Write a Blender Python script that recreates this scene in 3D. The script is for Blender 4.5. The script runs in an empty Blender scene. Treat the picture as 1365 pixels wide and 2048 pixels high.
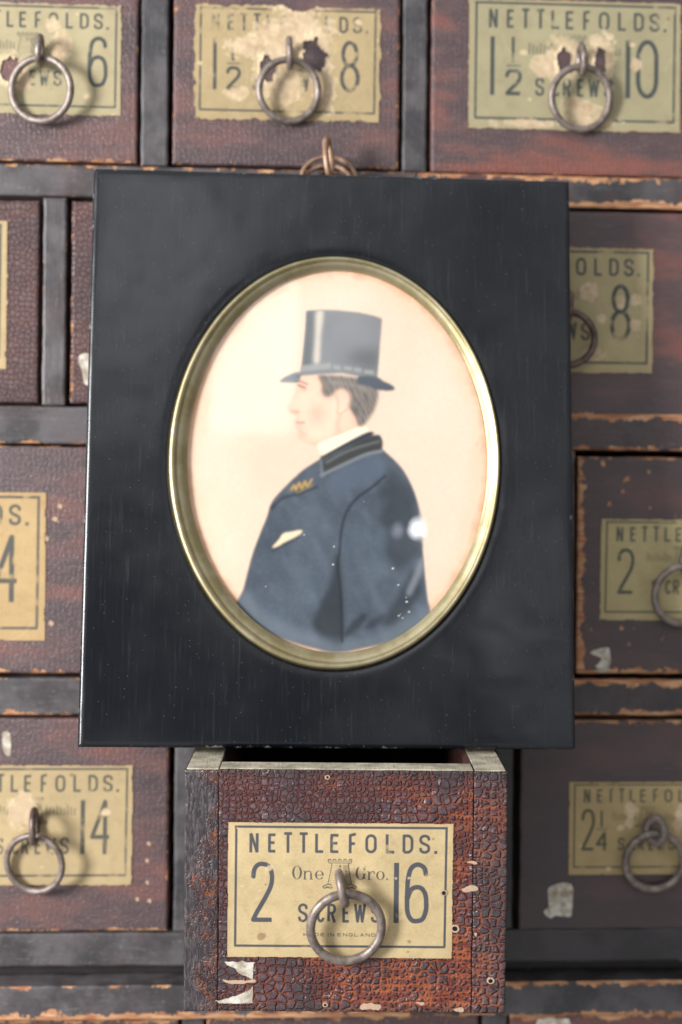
import bpy, math, random
import numpy as np
from mathutils import Matrix, Vector, Euler

# ------------------------------------------------------------------ scene, camera, light
sc = bpy.context.scene
COL = sc.collection
MM = 0.001
R = math.radians

cam_d = bpy.data.cameras.new('camera'); cam = bpy.data.objects.new('camera', cam_d); COL.objects.link(cam)
yaw, roll = R(3.2), R(0.5)
f = Vector((math.sin(yaw), math.cos(yaw), 0)); r0 = Vector((math.cos(yaw), -math.sin(yaw), 0)); u0 = Vector((0, 0, 1))
rt = r0*math.cos(roll) + u0*math.sin(roll); up = u0*math.cos(roll) - r0*math.sin(roll)
cl = -f*0.464
cam.matrix_world = Matrix(((rt.x, up.x, -f.x, cl.x), (rt.y, up.y, -f.y, cl.y), (rt.z, up.z, -f.z, cl.z), (0, 0, 0, 1)))
cam_d.lens = 50; cam_d.sensor_width = 36; cam_d.sensor_fit = 'AUTO'
cam_d.clip_start = 0.01; cam_d.clip_end = 50
cam_d.dof.use_dof = True; cam_d.dof.focus_distance = 0.411; cam_d.dof.aperture_fstop = 5.6
sc.camera = cam

w = bpy.data.worlds.new('World'); sc.world = w; w.use_nodes = True
nt = w.node_tree; bg = nt.nodes['Background']
tc = nt.nodes.new('ShaderNodeTexCoord')
dp = nt.nodes.new('ShaderNodeVectorMath'); dp.operation = 'DOT_PRODUCT'; dp.inputs[1].default_value = (-0.62, -0.45, 0.42)
nt.links.new(tc.outputs['Generated'], dp.inputs[0])
rp = nt.nodes.new('ShaderNodeValToRGB')
e = rp.color_ramp.elements
e[0].position = 0.0; e[0].color = (0.16, 0.15, 0.15, 1)
e[1].position = 1.0; e[1].color = (1.05, 1.10, 1.18, 1)
m_ = e.new(0.55); m_.color = (0.62, 0.62, 0.63, 1)
mr = nt.nodes.new('ShaderNodeMath'); mr.operation = 'MULTIPLY_ADD'; mr.inputs[1].default_value = 0.62; mr.inputs[2].default_value = 0.38
nt.links.new(dp.outputs['Value'], mr.inputs[0]); nt.links.new(mr.outputs[0], rp.inputs[0])
rn = nt.nodes.new('ShaderNodeTexNoise'); rn.inputs['Scale'].default_value = 6.5; rn.inputs['Detail'].default_value = 1.5
nt.links.new(tc.outputs['Generated'], rn.inputs['Vector'])
rm = nt.nodes.new('ShaderNodeMapRange'); rm.inputs['From Min'].default_value = 0.34; rm.inputs['From Max'].default_value = 0.66; rm.inputs['To Min'].default_value = 0.12; rm.inputs['To Max'].default_value = 1.9
nt.links.new(rn.outputs[0], rm.inputs['Value'])
vm = nt.nodes.new('ShaderNodeVectorMath'); vm.operation = 'SCALE'
nt.links.new(rp.outputs[0], vm.inputs[0]); nt.links.new(rm.outputs[0], vm.inputs['Scale'])
# the dim middle of the room in front of the cabinet, where the photographer stands
ph = nt.nodes.new('ShaderNodeVectorMath'); ph.operation = 'DOT_PRODUCT'; ph.inputs[1].default_value = Vector((-0.03, -0.985, 0.14)).normalized()
nt.links.new(tc.outputs['Generated'], ph.inputs[0])
pm = nt.nodes.new('ShaderNodeMapRange'); pm.interpolation_type = 'SMOOTHSTEP'
for k_, v_ in (('From Min', 0.945), ('From Max', 0.995), ('To Min', 1.0), ('To Max', 0.22)): pm.inputs[k_].default_value = v_
nt.links.new(ph.outputs['Value'], pm.inputs['Value'])
v2 = nt.nodes.new('ShaderNodeVectorMath'); v2.operation = 'SCALE'
nt.links.new(vm.outputs[0], v2.inputs[0]); nt.links.new(pm.outputs[0], v2.inputs['Scale'])
nt.links.new(v2.outputs[0], bg.inputs[0]); bg.inputs[1].default_value = 0.88

def area(name, loc, target, sx, sy, watts, color=(1, 1, 1), shape='RECTANGLE'):
    d = bpy.data.lights.new(name, 'AREA'); d.shape = shape; d.size = sx; d.size_y = sy; d.energy = watts; d.color = color
    o = bpy.data.objects.new(name, d); COL.objects.link(o); o.location = loc
    o.rotation_euler = (Vector(target) - Vector(loc)).to_track_quat('-Z', 'Y').to_euler()
    return o
area('window_light', (-0.78, -0.62, 0.14), (0, 0, 0), 0.22, 0.34, 15.0, (1.0, 0.99, 0.98))
area('window_pane_light', (-0.178, -1.20, 0.585), (-0.005, -0.03, 0.03), 0.24, 0.37, 0.75, (1, 1, 1))
area('ceiling_bulb', (0.283, -1.20, 0.182), (0.02, -0.03, 0.01), 0.032, 0.032, 0.13, (0.95, 0.97, 1), 'DISK')
area('second_bulb', (0.227, -1.20, 0.177), (0.02, -0.03, 0.01), 0.020, 0.024, 0.010, (0.8, 0.85, 1), 'DISK')

vs = sc.view_settings; vs.view_transform = 'Standard'; vs.look = 'None'; vs.exposure = 0.12; vs.gamma = 1; vs.use_curve_mapping = False

# ------------------------------------------------------------------ helpers
def lin(c):
    return tuple(((v/255)/12.92 if v/255 <= 0.04045 else ((v/255+0.055)/1.055)**2.4) for v in c)

def empty(name, loc, label, cat, group=None, rot=(0, 0, 0)):
    o = bpy.data.objects.new(name, None); COL.objects.link(o)
    o.empty_display_size = 0.01
    o.location = [v*MM for v in loc]; o.rotation_euler = rot
    o['label'] = label; o['category'] = cat
    if group: o['group'] = group
    return o

def mesh_obj(name, verts, faces, mat, parent=None, smooth=True, props=None, face_mats=None):
    me = bpy.data.meshes.new(name)
    v = np.asarray(verts, dtype=np.float64)*MM
    me.from_pydata(v.tolist(), [], [tuple(int(i) for i in q) for q in faces] if not isinstance(faces, list) else faces)
    mats = mat if isinstance(mat, (list, tuple)) else [mat]
    for m in mats: me.materials.append(m)
    if face_mats is not None: me.polygons.foreach_set('material_index', np.asarray(face_mats, dtype=np.int32))
    me.polygons.foreach_set('use_smooth', np.full(len(me.polygons), smooth))
    me.update()
    o = bpy.data.objects.new(name, me); COL.objects.link(o)
    if parent: o.parent = parent
    for k, val in (props or {}).items(): o[k] = val
    return o

def vnoise(X, Y, scale, seed, octaves=3):
    """smooth value noise in -1..1 over arrays of millimetres"""
    out = np.zeros(np.broadcast(X, Y).shape); amp, tot = 1.0, 0.0
    for o in range(octaves):
        rng = np.random.RandomState(seed*31 + o*7 + 1); T = rng.rand(64, 64)*2 - 1
        x = X/scale*(2**o) + 1000.37; y = Y/scale*(2**o) + 1000.71
        xi = np.floor(x).astype(int); yi = np.floor(y).astype(int); fx = x - xi; fy = y - yi
        fx = fx*fx*(3-2*fx); fy = fy*fy*(3-2*fy)
        a = T[xi % 64, yi % 64]; b = T[(xi+1) % 64, yi % 64]; c = T[xi % 64, (yi+1) % 64]; d = T[(xi+1) % 64, (yi+1) % 64]
        out += amp*((a*(1-fx)+b*fx)*(1-fy) + (c*(1-fx)+d*fx)*fy); tot += amp; amp *= 0.5
    return out/tot

# ---- node building
class NB:
    def __init__(s, name):
        s.m = bpy.data.materials.new(name); s.m.use_nodes = True; s.t = s.m.node_tree
        s.t.nodes.clear(); s.out = s.t.nodes.new('ShaderNodeOutputMaterial')
    def n(s, typ, inp=None, **kw):
        nd = s.t.nodes.new('ShaderNode'+typ)
        for k, v in kw.items(): setattr(nd, k, v)
        for k, v in (inp or {}).items(): s.set(nd.inputs[k], v)
        return nd
    def set(s, sock, v):
        if isinstance(v, bpy.types.NodeSocket): s.t.links.new(v, sock)
        elif isinstance(v, bpy.types.Node): s.t.links.new(v.outputs[0], sock)
        else:
            if hasattr(sock.default_value, '__len__') and not isinstance(v, str):
                v = tuple(v)
                if len(sock.default_value) == 4 and len(v) == 3: v = v + (1,)
            sock.default_value = v
    def math(s, op, a, b=0.0, c=0.0, clamp=False):
        nd = s.t.nodes.new('ShaderNodeMath'); nd.operation = op; nd.use_clamp = clamp
        s.set(nd.inputs[0], a); s.set(nd.inputs[1], b); s.set(nd.inputs[2], c); return nd.outputs[0]
    def ss(s, v, lo, hi, a=0.0, b=1.0):
        nd = s.n('MapRange', interpolation_type='SMOOTHSTEP', inp={'Value': v, 'From Min': lo, 'From Max': hi, 'To Min': a, 'To Max': b}); return nd.outputs[0]
    def mix(s, fac, a, b, blend='MIX'):
        nd = s.t.nodes.new('ShaderNodeMix'); nd.data_type = 'RGBA'; nd.blend_type = blend
        s.set(nd.inputs[0], fac); s.set(nd.inputs[6], a); s.set(nd.inputs[7], b); return nd.outputs[2]
    def noise(s, vec, scale, detail=4, rough=0.55, dist=0.0):
        nd = s.n('TexNoise', {'Vector': vec, 'Scale': scale, 'Detail': detail, 'Roughness': rough, 'Distortion': dist}); return nd.outputs[0]
    def mm(s, seed_attr=True, stretch=(1, 1, 1)):
        """object coordinates in millimetres, shifted by the object's own seed"""
        tc = s.n('TexCoord'); mp = s.n('Mapping', {'Vector': tc.outputs['Object'], 'Scale': (1000*stretch[0], 1000*stretch[1], 1000*stretch[2])})
        v = mp.outputs[0]
        if seed_attr:
            sd = s.attr('seed'); c = s.n('CombineXYZ', {0: s.math('MULTIPLY', sd, 37.3), 1: s.math('MULTIPLY', sd, 11.9), 2: s.math('MULTIPLY', sd, 23.7)})
            v = s.n('VectorMath', {0: v, 1: c.outputs[0]}, operation='ADD').outputs[0]
        return v
    def attr(s, name):
        return s.n('Attribute', attribute_name=name, attribute_type='OBJECT').outputs['Fac']
    def edge(s):
        """distances in mm to the left, bottom, right and top edge of a board"""
        a = s.n('UVMap', uv_map='low'); b = s.n('UVMap', uv_map='high')
        sa = s.n('SeparateXYZ', {0: a.outputs[0]}); sb = s.n('SeparateXYZ', {0: b.outputs[0]})
        return sa.outputs[0], sa.outputs[1], sb.outputs[0], sb.outputs[1]
    def bsdf(s, color, rough=0.5, metal=0.0, normal=None, spec=0.5, coat=0.0, coat_rough=0.2):
        p = s.n('BsdfPrincipled', {'Base Color': color, 'Roughness': rough, 'Metallic': metal})
        s.set(p.inputs['Specular IOR Level'], spec); s.set(p.inputs['Coat Weight'], coat); s.set(p.inputs['Coat Roughness'], coat_rough)
        if normal is not None: s.set(p.inputs['Normal'], normal)
        s.t.links.new(p.outputs[0], s.out.inputs[0]); return p
    def bump(s, h, strength, dist):
        return s.n('Bump', {'Height': h, 'Strength': strength, 'Distance': dist*MM}).outputs[0]

# ------------------------------------------------------------------ materials
def wear_mask(b, v, depth=2.4):
    """ragged bare wood along the edges; the amount of each edge is a property of the board"""
    L, B, Rr, T = b.edge()
    n1 = b.noise(v, 0.16, 6, 0.65); n2 = b.noise(v, 0.9, 3, 0.6)
    nn = b.math('ADD', b.math('MULTIPLY', b.math('SUBTRACT', n1, 0.5), 9.0), b.math('MULTIPLY', b.math('SUBTRACT', n2, 0.5), 2.2))
    tot = None
    for dist, at in ((L, 'wear_l'), (B, 'wear_b'), (Rr, 'wear_r'), (T, 'wear_t')):
        k = b.math('SUBTRACT', b.math('ADD', nn, b.math('MULTIPLY', b.attr(at), depth)), dist)
        tot = k if tot is None else b.math('MAXIMUM', tot, k)
    g = b.n('NewGeometry'); ny = b.n('SeparateXYZ', {0: g.outputs['Normal']}).outputs[1]
    front = b.ss(b.math('ABSOLUTE', ny), 0.15, 0.5)
    return b.math('MULTIPLY', b.ss(tot, 0.0, 0.35), front)

def bare_wood(b, v):
    s1 = b.n('Mapping', {'Vector': v, 'Scale': (0.12, 1.0, 1.1)}).outputs[0]
    g = b.noise(s1, 1.0, 5, 0.65)
    return b.mix(b.ss(g, 0.35, 0.68), (0.30, 0.105, 0.042), (0.62, 0.36, 0.19))

def mat_varnish():
    """old dark mahogany varnish of the closed drawers, crazed, with reddish rubbed areas"""
    b = NB('crazed_varnish'); v = b.mm()
    wv = b.n('VectorMath', {0: v, 1: b.n('VectorMath', {0: b.n('TexNoise', {'Vector': v, 'Scale': 0.5, 'Detail': 2}).outputs['Color'], 'Scale': 1.2}, operation='SCALE').outputs[0]}, operation='ADD').outputs[0]
    ws = b.n('SeparateXYZ', {0: wv}); wv = b.n('CombineXYZ', {0: ws.outputs[0], 1: ws.outputs[2]}).outputs[0]
    vo = b.n('TexVoronoi', {'Vector': wv, 'Scale': 0.6, 'Randomness': .8}, feature='DISTANCE_TO_EDGE', voronoi_dimensions='2D').outputs[0]
    cells = b.ss(vo, 0.0, 0.16)
    big = b.noise(b.n('Mapping', {'Vector': v, 'Scale': (0.5, 1, 1.6)}).outputs[0], 0.05, 5, 0.6)
    fine = b.noise(b.n('Mapping', {'Vector': v, 'Scale': (0.35, 1, 2.0)}).outputs[0], 0.5, 5, 0.7)
    col = b.mix(b.ss(big, 0.40, 0.66), (0.072, 0.047, 0.050), (0.120, 0.066, 0.062))
    red = b.math('MULTIPLY', b.ss(big, 0.5, 0.70, 0, .85), b.attr('red'))
    col = b.mix(red, col, (0.23, 0.072, 0.050))
    col = b.mix(b.ss(fine, 0.52, 0.75, 0, 0.6), col, (0.17, 0.115, 0.110))
    col = b.mix(b.math('MULTIPLY', b.math('SUBTRACT', 1.0, cells), b.math('MULTIPLY', b.attr('craze'), 0.7)), col, (0.10, 0.028, 0.016))
    col = b.mix(b.attr('dark'), col, (0.022, 0.017, 0.017))
    chips = b.math('MULTIPLY', b.ss(b.noise(v, 0.22, 3, 0.5), 0.665, 0.70), b.attr('chips'))
    wear = b.math('MAXIMUM', wear_mask(b, v), chips)
    col = b.mix(wear, col, bare_wood(b, v))
    rough = b.math('ADD', b.math('MULTIPLY', wear, 0.3), b.ss(fine, 0.3, 0.7, 0.30, 0.46))
    h = b.math('ADD', b.math('MULTIPLY', cells, b.attr('craze')), b.math('ADD', b.math('MULTIPLY', fine, 0.8), b.math('MULTIPLY', wear, -0.6)))
    b.bsdf(col, rough, 0, b.bump(h, 0.9, 0.34), 0.6)
    return b.m

def mat_black_paint():
    """blue black paint of the rails and dividers, chipped to orange wood along the edges"""
    b = NB('worn_black_paint'); v = b.mm()
    big = b.noise(v, 0.07, 5, 0.62)
    ga = b.noise(b.n('Mapping', {'Vector': v, 'Scale': (0.10, 1, 1.3)}).outputs[0], 0.9, 5, 0.7); gb = b.noise(b.n('Mapping', {'Vector': v, 'Scale': (1.3, 1, 0.10)}).outputs[0], 0.9, 5, 0.7)
    up_ = b.attr('upright'); grain = b.math('ADD', b.math('MULTIPLY', gb, up_), b.math('MULTIPLY', ga, b.math('SUBTRACT', 1.0, up_)))
    fine = b.math('ADD', b.math('MULTIPLY', b.noise(v, 0.9, 5, 0.7), 0.5), b.math('MULTIPLY', grain, 0.5))
    col = b.mix(b.ss(big, 0.36, 0.64), (0.038, 0.036, 0.038), (0.100, 0.091, 0.095))
    col = b.mix(b.math('MULTIPLY', b.attr('red'), b.ss(b.noise(v, 0.045, 3), 0.38, 0.6)), col, (0.12, 0.060, 0.056))
    col = b.mix(b.ss(fine, 0.52, 0.68, 0, 0.6), col, (0.20, 0.185, 0.19))
    col = b.mix(b.attr('dark'), col, (0.018, 0.016, 0.017))
    wear = wear_mask(b, v)
    col = b.mix(wear, col, bare_wood(b, v))
    rough = b.math('ADD', b.math('MULTIPLY', wear, 0.3), b.ss(fine, 0.3, 0.7, 0.28, 0.46))
    h = b.math('ADD', b.math('MULTIPLY', fine, 1.0), b.math('MULTIPLY', wear, -0.7))
    b.bsdf(col, rough, 0, b.bump(h, 0.7, 0.3), 0.5)
    return b.m

def mat_alligator():
    """thick alligatored varnish of the open drawer: glossy plum islands over red and orange cracks"""
    b = NB('alligatored_varnish'); v = b.mm()
    sp = b.n('SeparateXYZ', {0: v}); st = b.n('CombineXYZ', {0: sp.outputs[0], 1: b.math('MULTIPLY', sp.outputs[2], 1.1)}).outputs[0]
    wn = b.n('TexNoise', {'Vector': st, 'Scale': 0.7, 'Detail': 3}).outputs['Color']
    wv = b.n('VectorMath', {0: st, 1: b.n('VectorMath', {0: wn, 'Scale': 0.9}, operation='SCALE').outputs[0]}, operation='ADD').outputs[0]
    a1 = b.n('TexVoronoi', {'Vector': wv, 'Scale': 0.56, 'Randomness': 0.62}, feature='DISTANCE_TO_EDGE', voronoi_dimensions='2D').outputs[0]
    a2 = b.n('TexVoronoi', {'Vector': wv, 'Scale': 0.37, 'Randomness': 0.68}, feature='DISTANCE_TO_EDGE', voronoi_dimensions='2D').outputs[0]
    c1 = b.n('TexVoronoi', {'Vector': wv, 'Scale': 0.56, 'Randomness': 0.62}, feature='F1', voronoi_dimensions='2D').outputs['Color']
    sep = b.n('SeparateXYZ', {0: v}); X, Z = sep.outputs[0], sep.outputs[2]
    reg = b.noise(v, 0.055, 3, 0.5)
    pos = b.n('SeparateXYZ', {0: b.n('TexCoord').outputs['Object']})
    right = b.ss(pos.outputs[0], -0.045, 0.040)
    low = b.ss(pos.outputs[2], 0.055, 0.008)
    orange = b.math('ADD', b.math('MULTIPLY_ADD', reg, 0.75, 0.17), b.math('ADD', b.math('MULTIPLY', right, 0.24), b.math('MULTIPLY', low, 0.16)))
    wide = b.ss(orange, 0.42, 1.02, 0.12, 0.34)
    jag = b.math('MULTIPLY', b.math('SUBTRACT', b.noise(v, 2.4, 4, 0.6), 0.5), 0.05)
    d1 = b.math('ADD', a1, jag); d2 = b.math('ADD', a2, jag)
    k1 = b.n('MapRange', {'Value': d1, 'From Min': b.math('MULTIPLY', wide, 0.35), 'From Max': wide}, interpolation_type='SMOOTHSTEP').outputs[0]
    k2 = b.n('MapRange', {'Value': d2, 'From Min': b.math('MULTIPLY', wide, 0.2), 'From Max': b.math('MULTIPLY', wide, 0.7)}, interpolation_type='SMOOTHSTEP').outputs[0]
    sel = b.ss(b.noise(v, 0.075, 3, 0.55), 0.44, 0.56)
    cell = b.math('ADD', b.math('MULTIPLY', b.math('MULTIPLY', k1, k2), b.math('SUBTRACT', 1.0, sel)), b.math('MULTIPLY', k2, sel))
    # dots of varnish that shrank inside the big cells
    c1s = b.n('SeparateXYZ', {0: c1}).outputs[0]
    top = b.mix(c1s, (0.058, 0.034, 0.039), (0.125, 0.078, 0.086))
    top = b.mix(b.ss(reg, 0.5, 0.35), top, (0.055, 0.042, 0.047))
    grain = b.noise(b.n('Mapping', {'Vector': v, 'Scale': (0.25, 1, 1.4)}).outputs[0], 0.6, 3, 0.55)
    crack = b.mix(b.ss(grain, 0.36, 0.66), (0.12, 0.018, 0.010), (0.33, 0.085, 0.024))
    crack = b.mix(b.ss(orange, 0.98, 0.62), crack, (0.075, 0.014, 0.009))
    col = b.mix(cell, crack, top)
    L, B, Rr, T = b.edge()
    wear = wear_mask(b, v)
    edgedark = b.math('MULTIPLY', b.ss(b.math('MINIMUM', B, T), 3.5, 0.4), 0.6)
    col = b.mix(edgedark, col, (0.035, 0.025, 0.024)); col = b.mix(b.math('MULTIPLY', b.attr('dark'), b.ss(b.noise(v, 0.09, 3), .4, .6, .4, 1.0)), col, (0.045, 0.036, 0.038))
    col = b.mix(wear, col, bare_wood(b, v))
    fine = b.noise(v, 3.2, 3, 0.6)
    rough = b.math('ADD', b.math('MULTIPLY', b.math('SUBTRACT', 1.0, cell), 0.25), b.ss(fine, 0.3, 0.7, 0.16, 0.27))
    hill = b.math('MULTIPLY', b.math('MINIMUM', b.math('MULTIPLY', a1, 2.4), 1.0), 0.16)
    h = b.math('ADD', cell, b.math('ADD', hill, b.math('MULTIPLY', fine, 0.12)))
    b.bsdf(col, rough, 0, b.bump(h, 1.0, 0.65), 0.6)
    return b.m

def mat_end_grain():
    """ends of the drawer sides: black paint wrinkled in fine upright ripples, breaking up into small beads"""
    b = NB('wrinkled_black_varnish'); v = b.mm()
    wr = b.n('Mapping', {'Vector': v, 'Scale': (1.5, 1, 0.42), 'Rotation': (0, R(8), 0)}).outputs[0]
    rip = b.noise(wr, 0.9, 4, 0.6)
    vo = b.n('TexVoronoi', {'Vector': b.n('VectorMath', {0: v, 1: b.n('VectorMath', {0: b.n('TexNoise', {'Vector': v, 'Scale': 0.8}).outputs['Color'], 'Scale': 1.0}, operation='SCALE').outputs[0]}, operation='ADD').outputs[0], 'Scale': 0.72}, feature='DISTANCE_TO_EDGE').outputs[0]
    pos = b.n('SeparateXYZ', {0: b.n('TexCoord').outputs['Object']})
    inner = b.ss(b.math('ABSOLUTE', pos.outputs[0]), 0.0445, 0.0385)
    reg = b.ss(b.math('ADD', b.noise(v, 0.08, 3, 0.5), b.math('MULTIPLY', inner, 0.20)), 0.50, 0.72)
    cell = b.ss(vo, 0.02, 0.13)
    crack = b.math('MULTIPLY', b.math('SUBTRACT', 1.0, cell), reg)
    col = b.mix(b.ss(rip, 0.4, 0.65), (0.032, 0.026, 0.029), (0.080, 0.064, 0.068))
    col = b.mix(crack, col, b.mix(b.ss(b.noise(v, 0.3, 3), 0.4, 0.62), (0.06, 0.014, 0.011), (0.26, 0.07, 0.02)))
    wear = wear_mask(b, v)
    col = b.mix(wear, col, (0.20, 0.16, 0.14))
    h = b.math('ADD', b.math('MULTIPLY', rip, 1.0), b.math('MULTIPLY', b.math('MULTIPLY', cell, reg), 0.7))
    b.bsdf(col, b.ss(rip, 0.3, 0.7, 0.20, 0.34), 0, b.bump(h, 0.9, 0.5), 0.6)
    return b.m

def mat_pale_wood():
    b = NB('pale_dusty_wood'); v = b.mm()
    s1 = b.n('Mapping', {'Vector': v, 'Scale': (0.5, 0.5, 1.0)}).outputs[0]
    s2 = b.n('Mapping', {'Vector': v, 'Scale': (2.2, 0.12, 2.2)}).outputs[0]
    g = b.noise(s1, 0.35, 5, 0.6); g2 = b.noise(s2, 0.9, 4, 0.6)
    col = b.mix(b.ss(g, 0.35, 0.65), (0.30, 0.27, 0.20), (0.55, 0.49, 0.37))
    col = b.mix(b.ss(g2, 0.55, 0.72, 0, 0.6), col, (0.20, 0.165, 0.12))
    b.bsdf(col, 0.75, 0, b.bump(b.math('ADD', g, g2), 0.6, 0.25), 0.3)
    return b.m

def mat_dark_inside():
    b = NB('dark_stained_wood'); v = b.mm()
    g = b.noise(b.n('Mapping', {'Vector': v, 'Scale': (0.1, 1, 1)}).outputs[0], 0.8, 4)
    b.bsdf(b.mix(g, (0.018, 0.013, 0.010), (0.045, 0.030, 0.022)), 0.8, 0, b.bump(g, 0.5, 0.3), 0.2)
    return b.m

def mat_ebonised():
    """black stained and waxed frame: faint vertical brushing, dull patches, dust and fine scratches"""
    b = NB('ebonised_wood'); v = b.mm()
    patch = b.noise(v, 0.022, 4, 0.55)
    brush = b.noise(b.n('Mapping', {'Vector': v, 'Scale': (1.0, 1.0, 0.05)}).outputs[0], 1.1, 4, 0.65)
    col = b.mix(b.ss(patch, 0.36, 0.64), (0.0030, 0.0042, 0.0068), (0.0072, 0.0084, 0.0110))
    col = b.mix(b.ss(brush, 0.55, 0.75, 0, 0.45), col, (0.030, 0.033, 0.038))
    # dust
    for sc_, lim, tone in ((0.17, 0.055, 0.28), (0.50, 0.085, 0.10), (0.85, 0.10, 0.06), (0.09, 0.034, 0.45)):
        vo = b.n('TexVoronoi', {'Vector': v, 'Scale': sc_}, feature='F1')
        keep = b.ss(b.n('SeparateXYZ', {0: vo.outputs['Color']}).outputs[1], 0.55, 0.62)
        dot = b.math('MULTIPLY', b.ss(vo.outputs['Distance'], lim, lim*0.4), keep)
        col = b.mix(dot, col, (tone, tone, tone*1.02))
    # scratches
    sv = b.n('Mapping', {'Vector': v, 'Scale': (1.0, 1.0, 0.06), 'Rotation': (0, R(6), 0)}).outputs[0]
    vs_ = b.n('TexVoronoi', {'Vector': sv, 'Scale': 0.23}, feature='F1')
    kp = b.ss(b.n('SeparateXYZ', {0: vs_.outputs['Color']}).outputs[0], 0.80, 0.86)
    scr = b.math('MULTIPLY', b.math('MULTIPLY', b.ss(vs_.outputs['Distance'], 0.035, 0.012), kp), b.ss(b.noise(v, 0.6, 3), 0.50, 0.62, 0, 0.3))
    col = b.mix(scr, col, (0.11, 0.115, 0.125))
    L, B, Rr, T = b.edge()
    n1 = b.noise(v, 0.35, 5, 0.7)
    ew = b.ss(b.math('SUBTRACT', b.math('MULTIPLY', b.math('SUBTRACT', n1, 0.52), 7.0), b.math('MINIMUM', b.math('MINIMUM', L, B), b.math('MINIMUM', Rr, T))), 0.0, 0.5, 0, 0.7)
    col = b.mix(ew, col, (0.22, 0.215, 0.21))
    rough = b.math('ADD', b.ss(patch, 0.3, 0.7, 0.17, 0.27), b.math('MULTIPLY', brush, 0.08))
    h = b.math('ADD', b.math('MULTIPLY', brush, 0.6), b.noise(v, 1.6, 3, 0.6))
    wavy = b.n('Bump', {'Height': b.noise(v, 0.035, 2, 0.5), 'Strength': 1.0, 'Distance': 0.9*MM}).outputs[0]
    nb_ = b.n('Bump', {'Height': h, 'Strength': 0.16, 'Distance': 0.12*MM, 'Normal': wavy}).outputs[0]
    b.bsdf(col, rough, 0, nb_, 0.5)
    return b.m

def mat_brass():
    b = NB('old_gilt_brass'); v = b.mm()
    n1 = b.noise(v, 0.12, 5, 0.6); n2 = b.noise(v, 1.5, 4, 0.65)
    col = b.mix(b.ss(n1, 0.38, 0.64), (0.34, 0.285, 0.15), (0.45, 0.39, 0.25))
    col = b.mix(b.ss(n2, 0.60, 0.76, 0, 0.6), col, (0.20, 0.14, 0.06))
    rough = b.math('ADD', 0.35, b.math('MULTIPLY', n2, 0.20))
    b.bsdf(col, rough, 1.0, b.bump(n2, 0.15, 0.1))
    return b.m

def mat_iron(name='dull_old_iron', c1=(0.16, 0.128, 0.110), c2=(0.29, 0.24, 0.21), rust=(0.15, 0.09, 0.065), metal=0.5):
    b = NB(name); v = b.mm()
    n1 = b.noise(v, 0.35, 5, 0.6); n2 = b.noise(v, 2.6, 4, 0.65)
    col = b.mix(b.ss(n1, 0.36, 0.62), c1, c2)
    col = b.mix(b.ss(n2, 0.55, 0.72, 0, 0.7), col, rust)
    b.bsdf(col, b.math('ADD', 0.30, b.math('MULTIPLY', n2, 0.30)), metal, b.bump(n2, 0.35, 0.15))
    return b.m

def mat_print(name, rough=0.7, bump=0.25, fibre=2.0):
    """paper with the print or the paint held in a colour attribute of its mesh"""
    b = NB(name); v = b.mm()
    c = b.n('Attribute', attribute_name='ink', attribute_type='GEOMETRY').outputs['Color']
    n1 = b.noise(v, 0.25, 4, 0.6); n2 = b.noise(v, fibre, 4, 0.65)
    col = b.mix(b.ss(n2, 0.35, 0.75, 0, 0.16), c, (0.24, 0.19, 0.12), 'MULTIPLY')
    col = b.mix(b.ss(n1, 0.5, 0.75, 0, 0.2), col, (0.55, 0.45, 0.30), 'MULTIPLY')
    b.bsdf(col, rough, 0, b.bump(b.math('ADD', n2, n1), bump, 0.12), 0.35)
    return b.m

def mat_watercolour():
    b = NB('watercolour_on_paper'); v = b.mm(False)
    c = b.n('Attribute', attribute_name='ink', attribute_type='GEOMETRY').outputs['Color']
    n2 = b.noise(v, 1.3, 4, 0.65)
    col = b.mix(b.ss(n2, 0.4, 0.8, 0, 0.05), c, (0.5, 0.4, 0.3), 'MULTIPLY')
    b.bsdf(col, 0.8, 0, b.bump(n2, 0.12, 0.08), 0.2)
    return b.m

def mat_scrap():
    b = NB('torn_white_paper'); v = b.mm()
    n1 = b.noise(v, 0.3, 5, 0.65)
    b.bsdf(b.mix(b.ss(n1, 0.35, 0.66), (0.30, 0.25, 0.18), (0.64, 0.60, 0.52)), 0.85, 0, b.bump(n1, 0.5, 0.2), 0.2)
    return b.m

def mat_glass():
    b = NB('frame_glass')
    fr = b.n('Fresnel', {'IOR': 1.5})
    t = b.n('BsdfTransparent', {'Color': (0.985, 0.99, 0.985)}); g = b.n('BsdfGlossy', {'Color': (1, 1, 1), 'Roughness': 0.045})
    mx = b.n('MixShader', {0: fr.outputs[0], 1: t.outputs[0], 2: g.outputs[0]})
    b.t.links.new(mx.outputs[0], b.out.inputs[0]); return b.m

def mat_plain(name, c, rough=0.8):
    b = NB(name); v = b.mm()
    n = b.noise(v, 1.2, 4); b.bsdf(b.mix(n, tuple(x*0.7 for x in c), tuple(x*1.3 for x in c)), rough, 0, b.bump(n, 0.4, 0.1), 0.3); return b.m

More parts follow.
